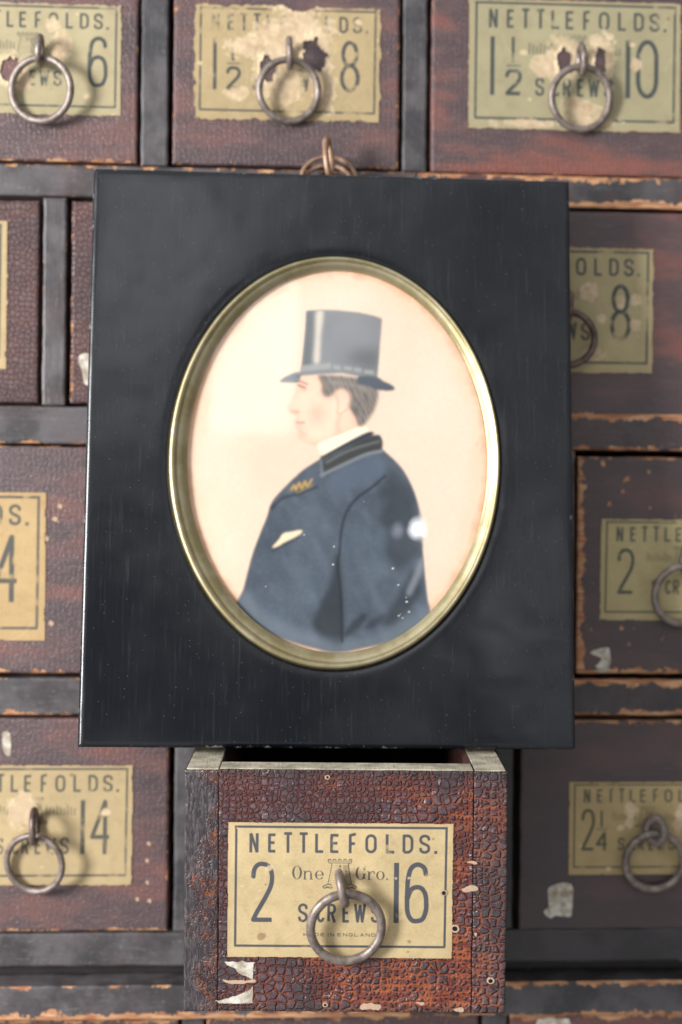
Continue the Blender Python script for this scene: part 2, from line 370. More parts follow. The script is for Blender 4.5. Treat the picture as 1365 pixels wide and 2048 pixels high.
M_VARN = mat_varnish(); M_PAINT = mat_black_paint(); M_ALLI = mat_alligator(); M_END = mat_end_grain(); M_PALE = mat_pale_wood()
M_DARK = mat_dark_inside(); M_EBON = mat_ebonised(); M_BRASS = mat_brass(); M_IRON = mat_iron(); M_PAPER = mat_print('printed_label_paper')
M_HANG = mat_iron('rusted_brass_wire', (0.26, 0.145, 0.09), (0.40, 0.27, 0.18), (0.18, 0.08, 0.05), 0.4)
M_RUST = mat_iron('brown_rusted_iron', (0.085, 0.058, 0.050), (0.19, 0.14, 0.125), (0.10, 0.045, 0.03), 0.5)
M_ART = mat_watercolour(); M_SCRAP = mat_scrap(); M_GLASS = mat_glass(); M_HOLE = mat_plain('hole_shadow', (0.006, 0.005, 0.005)); M_CHIP = mat_plain('chipped_wood', (0.46, 0.32, 0.22))
# ------------------------------------------------------------------ shape builders
def worn_board(name, x0, x1, z0, z1, y, depth, mat, parent, seed=1, step=2.0, rad=0.7, jag=0.25, wear=(0.3, 0.3, 0.3, 0.3), props=None, wave=0.05):
    """a board seen from the front: rounded, slightly ragged edges, faint waves in its face; wear = left, bottom, right, top"""
    def coords(a, b):
        n = max(2, int((b-a-3)/step)); inner = np.linspace(a+1.5, b-1.5, n)
        return np.concatenate(([a, a+0.08, a+0.25, a+0.55, a+0.95], inner, [b-0.95, b-0.55, b-0.25, b-0.08, b]))
    xs, zs = coords(x0, x1), coords(z0, z1); nx, nz = len(xs), len(zs)
    X, Z = np.meshgrid(xs, zs)
    d = np.minimum(np.minimum(X-x0, x1-X), np.minimum(Z-z0, z1-Z))
    k = np.clip(d/rad, 0, 1); Y = y + rad*(1-np.sqrt(np.clip(1-(1-k)**2, 0, 1))) + wave*vnoise(X, Z, 9, seed)*k
    ed = np.clip(1-d/2.5, 0, 1)
    GX = X + jag*vnoise(X*0.3, Z, 3.5, seed+3)*ed; GZ = Z + jag*vnoise(X, Z*0.3, 3.5, seed+4)*ed
    V = np.stack([GX.ravel(), Y.ravel(), GZ.ravel()], 1)
    idx = np.arange(nx*nz).reshape(nz, nx)
    F = np.stack([idx[:-1, :-1].ravel(), idx[:-1, 1:].ravel(), idx[1:, 1:].ravel(), idx[1:, :-1].ravel()], 1)
    ring = np.concatenate([idx[0, :], idx[1:, -1], idx[-1, -2::-1], idx[-2:0:-1, 0]])
    B = V[ring].copy(); B[:, 1] = y + depth
    nb = len(ring); off = len(V); V2 = np.concatenate([V, B])
    nxt = np.roll(np.arange(nb), -1)
    S = np.stack([ring, off+np.arange(nb), off+nxt, ring[nxt]], 1)
    faces = F.tolist() + S.tolist() + [list(range(off, off+nb))]
    o = mesh_obj(name, V2, faces, mat, parent)
    me = o.data
    co = np.zeros(len(me.vertices)*3); me.vertices.foreach_get('co', co); co = co.reshape(-1, 3)/MM
    li = np.zeros(len(me.loops), dtype=np.int32); me.loops.foreach_get('vertex_index', li)
    for nm, U, W in (('low', co[:, 0]-x0, co[:, 2]-z0), ('high', x1-co[:, 0], z1-co[:, 2])):
        uv = me.uv_layers.new(name=nm); uv.data.foreach_set('uv', np.stack([U[li], W[li]], 1).ravel())
    p = dict(seed=float(seed % 97), upright=float(name == 'divider'), wear_l=wear[0]-0.0, wear_b=wear[1], wear_r=wear[2], wear_t=wear[3], red=0.0, dark=0.0, chips=0.0, craze=0.5)
    p.update(props or {})
    for kk, vv in p.items(): o[kk] = float(vv)
    return o

def tube(path, rad, n=14, closed=False, seed=0, lump=0.0):
    """round wire along a path"""
    P = np.asarray(path, float); m = len(P); V = []; T = np.gradient(P, axis=0) if not closed else (np.roll(P, -1, 0)-np.roll(P, 1, 0))
    T /= np.linalg.norm(T, axis=1)[:, None]; up = np.array([0.31, 0.93, 0.17]); rng = np.random.RandomState(seed)
    A = np.cross(T, up); A /= np.linalg.norm(A, axis=1)[:, None]; Bn = np.cross(T, A)
    rr = np.full(m, rad) if np.isscalar(rad) else np.asarray(rad)
    rr = rr*(1 + lump*vnoise(np.arange(m)*1.0, np.zeros(m), 9, seed+5))
    for i in range(m):
        for j in range(n):
            a = 2*math.pi*j/n; V.append(P[i] + rr[i]*(math.cos(a)*A[i] + math.sin(a)*Bn[i]))
    Fc = []
    for i in range(m if closed else m-1):
        i2 = (i+1) % m
        for j in range(n):
            j2 = (j+1) % n; Fc.append((i*n+j, i*n+j2, i2*n+j2, i2*n+j))
    if not closed: Fc += [tuple(range(n))[::-1], tuple((m-1)*n+j for j in range(n))]
    return np.array(V), Fc

def merge(*parts):
    V, Fc, o = [], [], 0
    for v, fc in parts:
        V.append(np.asarray(v)); Fc += [tuple(i+o for i in q) for q in fc]; o += len(v)
    return np.concatenate(V), Fc

def ring_pull(parent, ex, ez, y=0.0, Rr=10.1, wire=1.15, eye_r=3.9, eye_w=1.05, eye_roll=0.0, eye_yaw=0.0, swing=0.0, twist=0.0, mat=None, seed=1, eye_mat=None):
    """a screw eye standing out of the front, and the ring hanging in it"""
    mat = mat or M_IRON
    g = bpy.data.objects.new('ring_pull', None); COL.objects.link(g); g.parent = parent; g.empty_display_size = 0.005
    yc = y - eye_r - 1.4
    t = np.linspace(0, 2*math.pi, 40, endpoint=False)
    loop = np.stack([np.zeros(40), eye_r*np.cos(t)*0.92, eye_r*np.sin(t)*1.12], 1)
    cr, sr, cy_, sy_ = math.cos(eye_roll), math.sin(eye_roll), math.cos(eye_yaw), math.sin(eye_yaw)
    Ry = np.array([[cr, 0, sr], [0, 1, 0], [-sr, 0, cr]]); Rz = np.array([[cy_, -sy_, 0], [sy_, cy_, 0], [0, 0, 1]])
    loop = loop @ (Ry @ Rz).T + np.array([ex, yc, ez])
    v1 = tube(loop, eye_w, 12, True, seed, 0.06)
    sh = np.array([[ex, y+1.5, ez], [ex, y-0.4, ez], [ex, y-1.2, ez], [ex, y-2.0, ez]])
    v2 = tube(sh, [eye_w*1.0, eye_w*1.1, eye_w*1.05, eye_w*0.9], 12)
    V, Fc = merge(v1, v2)
    mesh_obj('eye', V, Fc, eye_mat or mat, g, props={'seed': seed*1.7})
    low = Ry @ np.array([0, 0, -eye_r*1.12]) + np.array([ex, yc, ez])
    top = low + np.array([0, 0, eye_w+wire])
    yb = y - 0.5 - wire - Rr*abs(math.sin(twist))*0.8; tilt = math.asin(min(0.9, (yb - top[1])/(2*Rr)))
    t = np.linspace(0, 2*math.pi, 72, endpoint=False)
    c = np.stack([Rr*np.sin(t), np.zeros(72), Rr*np.cos(t) - Rr], 1)
    c = c + 0.12*np.stack([vnoise(t*3, t*0, 3, seed+20), t*0, vnoise(t*3, t*0, 3, seed+21)], 1)
    ct, s_ = math.cos(twist), math.sin(twist); c = c @ np.array([[ct, -s_, 0], [s_, ct, 0], [0, 0, 1]]).T
    ca, sa = math.cos(tilt), math.sin(tilt)
    c = c @ np.array([[1, 0, 0], [0, ca, -sa], [0, sa, ca]]).T
    cw, sw = math.cos(swing), math.sin(swing); c = c @ np.array([[cw, 0, sw], [0, 1, 0], [-sw, 0, cw]]).T
    V, Fc = tube(c + top, wire, 16, True, seed+9, 0.05)
    mesh_obj('ring', V, Fc, mat, g, props={'seed': seed*2.3})
    return g

def blob(parent, name, pts, y, mat, seed=1, thick=0.25, jag=0.25):
    """a ragged flat scrap with an outline in x and z"""
    P = np.asarray(smooth(pts, 6, True)); n = len(P)
    P = P + jag*np.stack([vnoise(P[:, 0], P[:, 1], 1.3, seed), vnoise(P[:, 0], P[:, 1], 1.3, seed+1)], 1)
    V = np.concatenate([np.stack([P[:, 0], np.full(n, y-thick), P[:, 1]], 1), np.stack([P[:, 0], np.full(n, y+0.1), P[:, 1]], 1)])
    Fc = [tuple(range(n))] + [(i, n+i, n+(i+1) % n, (i+1) % n) for i in range(n)]
    return mesh_obj(name, V, Fc, mat, parent, smooth=False, props={'seed': float(seed)})

def smooth(pts, n=6, closed=False):
    P = np.asarray(pts, float); m = len(P); out = []
    for i in range(m if closed else m-1):
        if closed: p0, p1, p2, p3 = P[(i-1) % m], P[i], P[(i+1) % m], P[(i+2) % m]
        else: p0, p1, p2, p3 = P[max(i-1, 0)], P[i], P[i+1], P[min(i+2, m-1)]
        for k in range(n):
            t = k/n
            out.append(0.5*((2*p1) + (p2-p0)*t + (2*p0-5*p1+4*p2-p3)*t*t + (3*p1-p0-3*p2+p3)*t**3))
    if not closed: out.append(P[-1])
    return np.array(out)

# ------------------------------------------------------------------ raster of ink on a fine mesh
class Sheet:
    def __init__(s, x0, x1, y0, y1, res):
        s.nx, s.ny = int(round((x1-x0)/res))+1, int(round((y1-y0)/res))+1
        s.x = np.linspace(x0, x1, s.nx); s.y = np.linspace(y0, y1, s.ny); s.res = res
        s.X, s.Y = np.meshgrid(s.x, s.y); s.C = np.zeros((s.ny, s.nx, 3)); s.keep = np.ones((s.ny, s.nx), bool)
    def box(s, pts, pad):
        P = np.asarray(pts); a = np.searchsorted(s.x, P[:, 0].min()-pad); b = np.searchsorted(s.x, P[:, 0].max()+pad)
        c = np.searchsorted(s.y, P[:, 1].min()-pad); d = np.searchsorted(s.y, P[:, 1].max()+pad); return slice(c, d), slice(a, b)
    def stroke(s, pts, wd, butt=True, M=None):
        M = np.zeros((s.ny, s.nx)) if M is None else M
        P = np.asarray(pts, float); h = wd/2
        sl = s.box(P, wd+1)
        X, Y = s.X[sl], s.Y[sl]
        if X.size == 0: return M
        best = np.full(X.shape, 1e9); n = len(P)
        for i in range(n-1):
            a, b = P[i], P[i+1]; L = np.hypot(*(b-a))
            if L < 1e-9: continue
            t = (b-a)/L; u = (X-a[0])*t[0] + (Y-a[1])*t[1]; v = np.abs(-(X-a[0])*t[1] + (Y-a[1])*t[0])
            lo = -u; hi = u-L
            if butt:
                ex = np.maximum(lo, hi)
                dd = np.maximum(v-h, ex)
                if i > 0: dd = np.where(lo > 0, np.hypot(lo, v)-h, dd)
                if i < n-2: dd = np.where(hi > 0, np.minimum(np.hypot(hi, v)-h, 1e9), dd)
            else:
                ex = np.maximum(np.maximum(lo, hi), 0); dd = np.hypot(ex, v)-h
            best = np.minimum(best, dd)
        M[sl] = np.maximum(M[sl], np.clip(0.5-best/s.res, 0, 1)); return M
    def poly(s, pts, sm=5, blur=0.0):
        P = smooth(pts, sm, True) if sm else np.asarray(pts, float)
        M = np.zeros((s.ny, s.nx)); sl = s.box(P, 1); ins = []
        for ox, oy in ((-0.25, -0.25), (0.25, -0.25), (-0.25, 0.25), (0.25, 0.25)):
            X = s.X[sl]+ox*s.res; Y = s.Y[sl]+oy*s.res; I = np.zeros(X.shape, bool); m = len(P)
            for i in range(m):
                (x1, y1), (x2, y2) = P[i], P[(i+1) % m]
                if y1 == y2: continue
                I ^= ((y1 > Y) != (y2 > Y)) & (X < (x2-x1)*(Y-y1)/(y2-y1)+x1)
            ins.append(I)
        M[sl] = np.mean(ins, 0)
        return s.blur(M, blur) if blur else M
    def blur(s, M, mmr):
        k = max(1, int(mmr/s.res))
        for _ in range(2):
            for ax in (0, 1):
                P = np.pad(M, [(k+1, k) if a == ax else (0, 0) for a in (0, 1)], mode='edge'); Cs = np.cumsum(P, axis=ax)
                M = (np.take(Cs, np.arange(2*k+1, Cs.shape[ax]), ax) - np.take(Cs, np.arange(0, Cs.shape[ax]-2*k-1), ax))/(2*k+1)
        return M
    def paint(s, M, c, a=1.0):
        M = (M*a)[..., None]; s.C = s.C*(1-M) + np.asarray(c)*M
    def build(s, name, mat, parent, fx, fy, depth, seed=1.0, curl=None):
        idx = np.arange(s.nx*s.ny).reshape(s.ny, s.nx)
        Dp = depth if curl is None else depth+curl
        V = np.stack([fx(s.X).ravel(), (np.zeros_like(s.X)+Dp).ravel(), fy(s.Y).ravel()], 1)*MM
        k = s.keep[:-1, :-1] & s.keep[1:, :-1] & s.keep[:-1, 1:] & s.keep[1:, 1:]
        F = np.stack([idx[:-1, :-1][k], idx[:-1, 1:][k], idx[1:, 1:][k], idx[1:, :-1][k]], 1)
        used = np.unique(F); remap = np.full(s.nx*s.ny, -1); remap[used] = np.arange(len(used)); F = remap[F]; V = V[used]
        me = bpy.data.meshes.new(name); me.vertices.add(len(V)); me.vertices.foreach_set('co', V.ravel())
        nf = len(F); me.loops.add(nf*4); me.loops.foreach_set('vertex_index', F.ravel().astype(np.int32))
        me.polygons.add(nf); me.polygons.foreach_set('loop_start', np.arange(0, nf*4, 4, dtype=np.int32))
        try: me.polygons.foreach_set('loop_total', np.full(nf, 4, dtype=np.int32))
        except Exception: pass
        me.polygons.foreach_set('use_smooth', np.ones(nf, bool))
        me.update(calc_edges=True); me.validate()
        at = me.color_attributes.new('ink', 'FLOAT_COLOR', 'POINT')
        c4 = np.ones((len(V), 4)); c4[:, :3] = s.C.reshape(-1, 3)[used]; at.data.foreach_set('color', c4.ravel())
        me.materials.append(mat)
        o = bpy.data.objects.new(name, me); COL.objects.link(o); o.parent = parent; o['seed'] = float(seed); return o

# ------------------------------------------------------------------ lettering: strokes in a unit box
def arc(cx, cy, rx, ry, a0, a1, n=14):
    return [(cx+rx*math.cos(R(a0+(a1-a0)*i/n)), cy+ry*math.sin(R(a0+(a1-a0)*i/n))) for i in range(n+1)]
def sm_(p): return [tuple(q) for q in smooth(p, 6)]
GL = {
 'N': [[(0, 0), (0, 1)], [(0, 1), (1, 0)], [(1, 0), (1, 1)]], 'E': [[(1, 1), (0, 1), (0, 0), (1, 0)], [(0, .52), (.85, .52)]],
 'T': [[(0, 1), (1, 1)], [(.5, 1), (.5, 0)]], 'L': [[(0, 1), (0, 0), (1, 0)]], 'F': [[(1, 1), (0, 1), (0, 0)], [(0, .5), (.85, .5)]],
 'O': [arc(.5, .72, .5, .28, 0, 180)+arc(.5, .28, .5, .28, 180, 360)+[(1, .72)]],
 'D': [[(0, 0), (0, 1), (.45, 1)]+arc(.45, .68, .55, .32, 90, 0)+arc(.45, .32, .55, .32, 0, -90)+[(0, 0)]],
 'S': [sm_([(1, .78), (.9, .93), (.5, 1), (.1, .92), (0, .76), (.12, .6), (.5, .5), (.88, .4), (1, .24), (.9, .08), (.5, 0), (.1, .07), (0, .22)])],
 'C': [arc(.5, .74, .5, .26, 15, 180)+arc(.5, .26, .5, .26, 180, 345)],
 'R': [[(0, 0), (0, 1), (.55, 1)]+arc(.55, .75, .45, .25, 90, -90)+[(0, .5)], [(.5, .5), (1, 0)]],
 'W': [[(0, 1), (.25, 0), (.5, .95), (.75, 0), (1, 1)]], 'M': [[(0, 0), (0, 1), (.5, .15), (1, 1), (1, 0)]],
 'A': [[(0, 0), (.5, 1), (1, 0)], [(.2, .33), (.8, .33)]], 'I': [[(.5, 0), (.5, 1)]],
 'G': [arc(.5, .74, .5, .26, 15, 180)+arc(.5, .26, .5, .26, 180, 360)+[(1, .45), (.6, .45)]],
 '1': [[(.5, 0), (.5, 1)]],
 '2': [sm_([(0, .76), (.06, .9), (.25, .985), (.5, 1), (.78, .97), (.95, .87), (1, .74), (.93, .6), (.7, .43), (.4, .25), (.15, .1), (.02, 0)])+[(1, 0)]],
 '4': [[(.75, 0), (.75, 1), (0, .3), (1, .3)]],
 '6': [sm_([(.97, .82), (.88, .94), (.55, 1), (.2, .93), (.04, .72), (0, .4), (.04, .15), (.25, .02), (.52, 0), (.82, .04), (.98, .18), (1, .32), (.95, .47), (.78, .57), (.5, .6), (.2, .55), (.03, .4)])],
 '8': [arc(.5, .76, .42, .24, -90, 270, 28), arc(.5, .26, .5, .26, 90, 450, 28)],
 '0': [arc(.5, .70, .5, .30, 0, 180)+arc(.5, .30, .5, .30, 180, 360)+[(1, .70)]],
}
def glyph(s, M, ch, x0, x1, y0, y1, wd):
    h = wd/2; ax, bx = x0+h, x1-h; ay, by = y0+h, y1-h
    if ch == '.': return s.stroke([((x0+x1)/2, y0), ((x0+x1)/2, y0+wd*1.05)], wd*1.1, True, M)
    if ch in '1I': ax = bx = (x0+x1)/2
    for p in GL[ch]:
        q = []
        for i, (u, v) in enumerate(p):
            X = ax+(bx-ax)*u; Y = ay+(by-ay)*v
            if i in (0, len(p)-1):     # straight ends reach the full height
                if v == 0 and (len(p) == 2 or ch in 'NWAMF14') : Y = y0
                if v == 1 and (len(p) == 2 or ch in 'NWAMLF14'): Y = y1
            q.append((X, Y))
        s.stroke(q, wd, True, M)
    return M

ZX = lambda v: (v-48)/20
ZY = lambda v: (815-v)/20
TITLE = (('N', 170, 222), ('E', 275, 325), ('T', 357, 418), ('T', 445, 507), ('L', 540, 595), ('E', 625, 680), ('F', 730, 778), ('O', 823, 888), ('L', 938, 995), ('D', 1033, 1095), ('S', 1127, 1190), ('.', 1212, 1230))
SCREWS = (('S', 447, 502), ('C', 553, 598), ('R', 612, 662), ('E', 697, 742), ('W', 762, 832), ('S', 858, 915))

def serif_text(s, M):
    """One Gro. in a thick and thin book face"""
    y0, y1, ym = ZY(367), ZY(290), ZY(318)
    def bowl(xa, xb, ya, yb, t):
        cx, cy, rx, ry = (xa+xb)/2, (ya+yb)/2, (xb-xa)/2, (yb-ya)/2
        o = ((s.X-cx)/rx)**2+((s.Y-cy)/ry)**2; i = ((s.X-cx)/(rx-t))**2+((s.Y-cy)/(ry-0.14))**2
        return np.clip((1-o)/(2*s.res/rx)+0.5, 0, 1)*np.clip((i-1)/(2*s.res/rx)+0.5, 0, 1)
    def st(p, wd): s.stroke([(ZX(a), ZY(b)) for a, b in p], wd, True, M)
    np.maximum(M, bowl(ZX(412), ZX(468), y0, y1, 0.62), out=M)
    st([(484, 320), (484, 366)], .5); st([(474, 320), (486, 320)], .18); st([(476, 366), (496, 366)], .2)
    st([tuple(q) for q in smooth([(486, 330), (500, 320), (514, 322), (519, 334)], 5)], .3); st([(519, 332), (519, 366)], .5); st([(510, 366), (531, 366)], .2)
    e = bowl(ZX(541), ZX(591), y0, ym+.1, 0.55); e[(s.X > ZX(566)) & (s.Y < ZY(344)) & (s.Y > ZY(354))] *= 0.15; np.maximum(M, e, out=M); st([(548, 342), (590, 342)], .2)
    g = bowl(ZX(770), ZX(826), y0, y1, 0.62); g[(s.X > ZX(806)) & (s.Y < ZY(312)) & (s.Y > ZY(335))] *= 0.1; np.maximum(M, g, out=M)
    st([(822, 290), (822, 312)], .2); st([(818, 334), (818, 362)], .5); st([(806, 334), (829, 334)], .2)
    st([(846, 320), (846, 366)], .5); st([(836, 320), (848, 320)], .18); st([(838, 366), (860, 366)], .2); st([tuple(q) for q in smooth([(848, 334), (860, 321), (874, 322), (876, 332)], 5)], .3)
    np.maximum(M, bowl(ZX(886), ZX(934), y0, ym+.1, 0.55), out=M); st([(948, 358), (948, 367)], .5)
    return M

def castle(s, M):
    P = lambda q: [(ZX(a), ZY(b)) for a, b in q]
    def ln(p, wd): s.stroke(P(p), wd, True, M)
    ln([(617, 250), (617, 272), (745, 272), (747, 250)], .2)
    for x in (622, 650, 680, 710, 740): ln([(x-8, 252), (x+8, 252)], .3); ln([(x-8, 252), (x-8, 262)], .15); ln([(x+8, 252), (x+8, 262)], .15)
    ln([(617, 262), (747, 262)], .14)
    ln([(630, 272), (636, 282), (614, 396)], .22); ln([(735, 272), (728, 282), (748, 396)], .3)
    for k in range(9): ln([(700+k*4, 284), (706+k*4.6, 394)], .10)
    for k in range(8):
        y = 288+k*14; a = 634-k*2.6
        for j in range(5): ln([(a+j*22+(k % 2)*9, y), (a+j*22+12+(k % 2)*9, y)], .09)
    for x, y in ((682, 295), (716, 325)): ln([(x, y-14), (x, y+14)], .24); ln([(x-8, y-4), (x+8, y-4)], .24)
    for sx in (-1, 1):
        c = 681
        ln([tuple(q) for q in smooth([(c+sx*44, 400), (c+sx*62, 394), (c+sx*82, 400), (c+sx*94, 408), (c+sx*86, 417), (c+sx*70, 412), (c+sx*54, 416), (c+sx*40, 412)], 5)], .3)
        ln([(c+sx*48, 408), (c+sx*84, 408)], .14)
    return M

def paper_label(parent, x0, z0, wd, hg, y, size, number, paper, ink, seed=1, res=0.2, tears=(), patches=(), rough_edge=0.35, fade=0.15, full=False, skew=0.0, spots=14, shift=0.0, stains=1.0):
    """printed box label: ruled border, maker's name, size, number and the word SCREWS"""
    s = Sheet(-0.4, 64.0, -0.4, 39.0, res*63.6/wd)
    X, Y = s.X, s.Y
    base = np.asarray(lin(paper)); dark = np.asarray(lin(ink))
    n1 = vnoise(X, Y, 14, seed, 4)[..., None]; n2 = vnoise(X, Y, 3, seed+2, 3)[..., None]
    s.C[:] = base*(1+0.10*n1*stains+0.06*n2*stains)
    edge = np.minimum(np.minimum(X, 63.6-X), np.minimum(Y, 38.6-Y))
    rim = np.clip(1-edge/1.6, 0, 1)*(0.5+0.5*vnoise(X, Y, 5, seed+8)); s.paint(np.clip(rim, 0, 1), lin((176, 140, 100)), 0.5)
    I = np.zeros_like(X)
    for p in ([(88, 69), (1288, 69)], [(1281, 69), (1276, 750)], [(88, 749), (1280, 749)], [(96, 69), (93, 749)]):
        s.stroke([(ZX(a), ZY(b)) for a, b in p], .68, True, I)
    for ch, a, b in TITLE: glyph(s, I, ch, ZX(a), ZX(b), ZY(216), ZY(106), .82)
    for ch, a, b in SCREWS: glyph(s, I, ch, ZX(a), ZX(b), ZY(613), ZY(504), .78)
    whole, frac = size
    if frac:
        top, bot = frac
        if whole == '1': glyph(s, I, '1', ZX(180), ZX(205), ZY(613), ZY(268), 1.25)
        else: glyph(s, I, whole, ZX(150), ZX(262), ZY(613), ZY(268), 1.25)
        glyph(s, I, top, ZX(305), ZX(325), ZY(420), ZY(268), .9); glyph(s, I, bot, ZX(268), ZX(370), ZY(613), ZY(455), 1.15)
        s.stroke([(ZX(275), ZY(437)), (ZX(362), ZY(437))], .4, True, I)
    elif whole: glyph(s, I, whole, ZX(180), ZX(312), ZY(613), ZY(268), 1.3)
    if len(number) == 2:
        glyph(s, I, number[0], ZX(986), ZX(1016), ZY(613), ZY(268), 1.45); glyph(s, I, number[1], ZX(1048), ZX(1184), ZY(614), ZY(264), 1.35)
    else: glyph(s, I, number, ZX(1040)+shift, ZX(1176)+shift, ZY(614), ZY(264), 1.35)
    J = np.zeros_like(X)
    if full:
        serif_text(s, J); castle(s, J)
        x = 478
        for word in ('MADE', 'IN', 'ENGLAND'):
            for ch in word:
                wch = 6 if ch == 'I' else 24
                glyph(s, J, ch, ZX(x), ZX(x+wch), ZY(692), ZY(673), .2); x += wch+8
            x += 9
    else:
        for a, b, y_ in ((412, 590, 330), (770, 950, 330)):
            for k in range(9): s.stroke([(ZX(a+k*(b-a)/8), ZY(y_-30+10*(k % 3))), (ZX(a+k*(b-a)/8), ZY(y_+34))], .32, True, J)
        castle(s, J)
    worn = 1-np.clip((vnoise(X, Y, 2.2, seed+11, 4)+vnoise(X, Y, 9, seed+12)-0.55+fade)*1.6, 0, 0.85)
    s.paint(I*worn*0.94, dark); s.paint(J*worn*0.88, dark*0.75)
    rng = np.random.RandomState(seed)
    for k in range(spots):
        cx, cy, r_ = rng.rand()*63, rng.rand()*38, 0.2+rng.rand()**3*1.3
        d = np.hypot(X-cx, (Y-cy)*1.2)+0.6*vnoise(X, Y, 1.2, seed+k); s.paint(np.clip((r_-d)*3, 0, 1), lin((222, 196, 158)) if rng.rand() < .65 else lin((120, 90, 60)), 0.6)
    for k in range(7):      # creases and hair scratches
        a = np.array([rng.rand()*63, rng.rand()*38]); b = a+(rng.rand(2)-.5)*16; s.paint(s.stroke([a, (a+b)/2+(rng.rand(2)-.5)*2, b], .16, False), lin((224, 204, 160)), 0.35)
    curl = 0.06*vnoise(X, Y, 12, seed+30)
    for (cx, cy, rx, ry, sd) in patches:      # surface skinned off: pale fibres
        d = np.hypot((X-cx)/rx, (Y-cy)/ry)+0.5*vnoise(X, Y, 4.5, sd, 3)+0.4*vnoise(X, Y, 1.2, sd+1, 3)
        m = np.clip((1-d)*4, 0, .9); rimm = np.clip(1-np.abs(1-d)*8, 0, 1)*np.clip(.5+1.2*vnoise(X, Y, 2.0, sd+9), 0, 1)
        s.paint(m, np.asarray(lin((196, 172, 140)))); s.paint(m*np.clip(vnoise(X, Y, 1.6, sd+3, 3)*1.6+.2, 0, 1), lin((214, 194, 160)), .8); s.paint(m*np.clip(vnoise(X, Y, 3.4, sd+5, 4)*2-.3, 0, 1), lin((150, 116, 88)), .6); s.paint(rimm, lin((238, 216, 182)), .6)
        curl = curl - 0.10*rimm
    for (cx, cy, rx, ry, sd) in tears:        # torn right through to the wood
        d = np.hypot((X-cx)/rx, (Y-cy)/ry)+0.5*vnoise(X, Y, 4.2, sd, 3)+0.35*vnoise(X, Y, 1.1, sd+1, 3)
        s.paint(np.clip(1-(d-1)*1.1, 0, 1)*np.clip(.8+.8*vnoise(X, Y, 1.6, sd+6, 3), 0, 1), lin((226, 204, 168)), .9)
        s.keep &= d > 1; curl = curl - 0.35*np.clip(1-(d-1)*2.5, 0, 1)
    s.keep &= edge + rough_edge*1.1*vnoise(X, Y, 2.4, seed+40, 4) - rough_edge*0.3 > 0
    sx, sy = wd/63.6, hg/38.6
    s.X = s.X + skew*s.Y
    return s.build('label', M_PAPER, parent, lambda q: x0+q*sx, lambda q: z0+q*sy, y-0.28, seed, curl)
# ------------------------------------------------------------------ the cabinet
cab = empty('drawer_cabinet', (0, 0, -185), 'dark painted wooden cabinet carcass holding rows of small screw drawers', 'cabinet')
CB = 185.0
def cb(name, x0, x1, z0, z1, y, depth, seed, wear, props=None, mat=None, **k):
    return worn_board(name, x0, x1, z0+CB, z1+CB, y, depth, mat or M_PAINT, cab, seed, wear=wear, props=props, **k)
# rails run right across, dividers butt against them
def rail(zl0, zl1, y, seed, wear, wear_right, props=None, props_right=None, split=24.0, depth=110, **k):
    cb('rail', -190, split, zl0, zl1, y, depth, seed, wear, props, **k)
    cb('rail', split+0.05, 148.1, zl0, zl1, y+0.06, depth, seed+1, wear_right, props_right, **k)
rail(101.0, 111.3, 0, 11, (-1, -.3, -1, .15), (-1, 1.0, -1, .5), dict(red=.25), dict(red=1, dark=.25))
rail(21.2, 33.3, 0, 14, (-1, .15, -1, -.6), (-1, .4, -1, .95), dict(red=.15), dict(red=.6, dark=.35))
rail(-66.3, -54.3, 0, 17, (-1, .3, -1, -.2), (-1, .6, -1, 1.0), dict(red=.1), dict(red=.4, dark=.55))
rail(-147.6, -136.8, 0, 20, (-1, -.4, -1, -.5), (-1, -.2, -1, -.4), dict(red=.2), dict(red=.1, dark=.7))
rail(-163.4, -152.4, -4.5, 23, (-1, .9, -1, .15), (-1, .35, -1, .55), dict(red=.1), dict(red=.0, dark=.3), depth=120)
cb('recess_strip', -190, 148.1, -152.2, -147.8, 6.5, 60, 27, (-1, -.3, -1, -1), dict(dark=.8, red=.3))  # dark: the shadow in the recess, painted into the strip's colour
cb('top_rail', -190, 148.1, 178.5, 190, 0, 110, 28, (-1, 0, -1, 0))
V = (-1, -1, -1, -1)
for x0, x1, z0, z1, sd, pr in ((-66.0, -57.3, 111.5, 178.3, 31, {}), (19.1, 27.0, 111.5, 178.3, 32, {}), (123, 146.9, 111.5, 178.3, 33, {}), (-190, -141.6, 111.5, 178.3, 43, {}), (-190, -170.6, 33.5, 100.8, 44, {}), (-190, -165.6, -136.6, -66.5, 45, {}), (-190, -140.6, -182, -163.6, 46, {}),
        (-97.0, -89.4, 33.5, 100.8, 34, dict(red=.2)), (15.2, 23.6, 33.5, 100.8, 35, {}), (118.5, 146.9, 33.5, 100.8, 36, {}),
        (-69, -60, -54.1, 21.0, 37, {}), (68, 77, -54.1, 21.0, 38, {}),
        (-53.3, -46.3, -136.6, -66.5, 39, {}), (50.0, 57.6, -136.6, -66.5, 40, dict(dark=.7)),  # right divider darkened too, shade beside the open drawer painted in
        (-50.2, -43.0, -182, -163.6, 41, {}), (47.9, 56.2, -182, -163.6, 42, {})):
    cb('divider', x0, x1, z0, z1, 0.12, 108, sd, (-.35, -.8, -.35, -.9), pr)
for x0, x1, sd in ((-208, -190.1, 47), (148.2, 166, 48)):
    cb('end_panel', x0, x1, -192, 193, -.4, 118, sd, (-.3, -.5, -.3, -.5), dict(upright=1))
cb('rail', -190, 148.1, -192, -182.6, 0.05, 110, 49, (-1, -.3, -1, -.3), step=4.0)
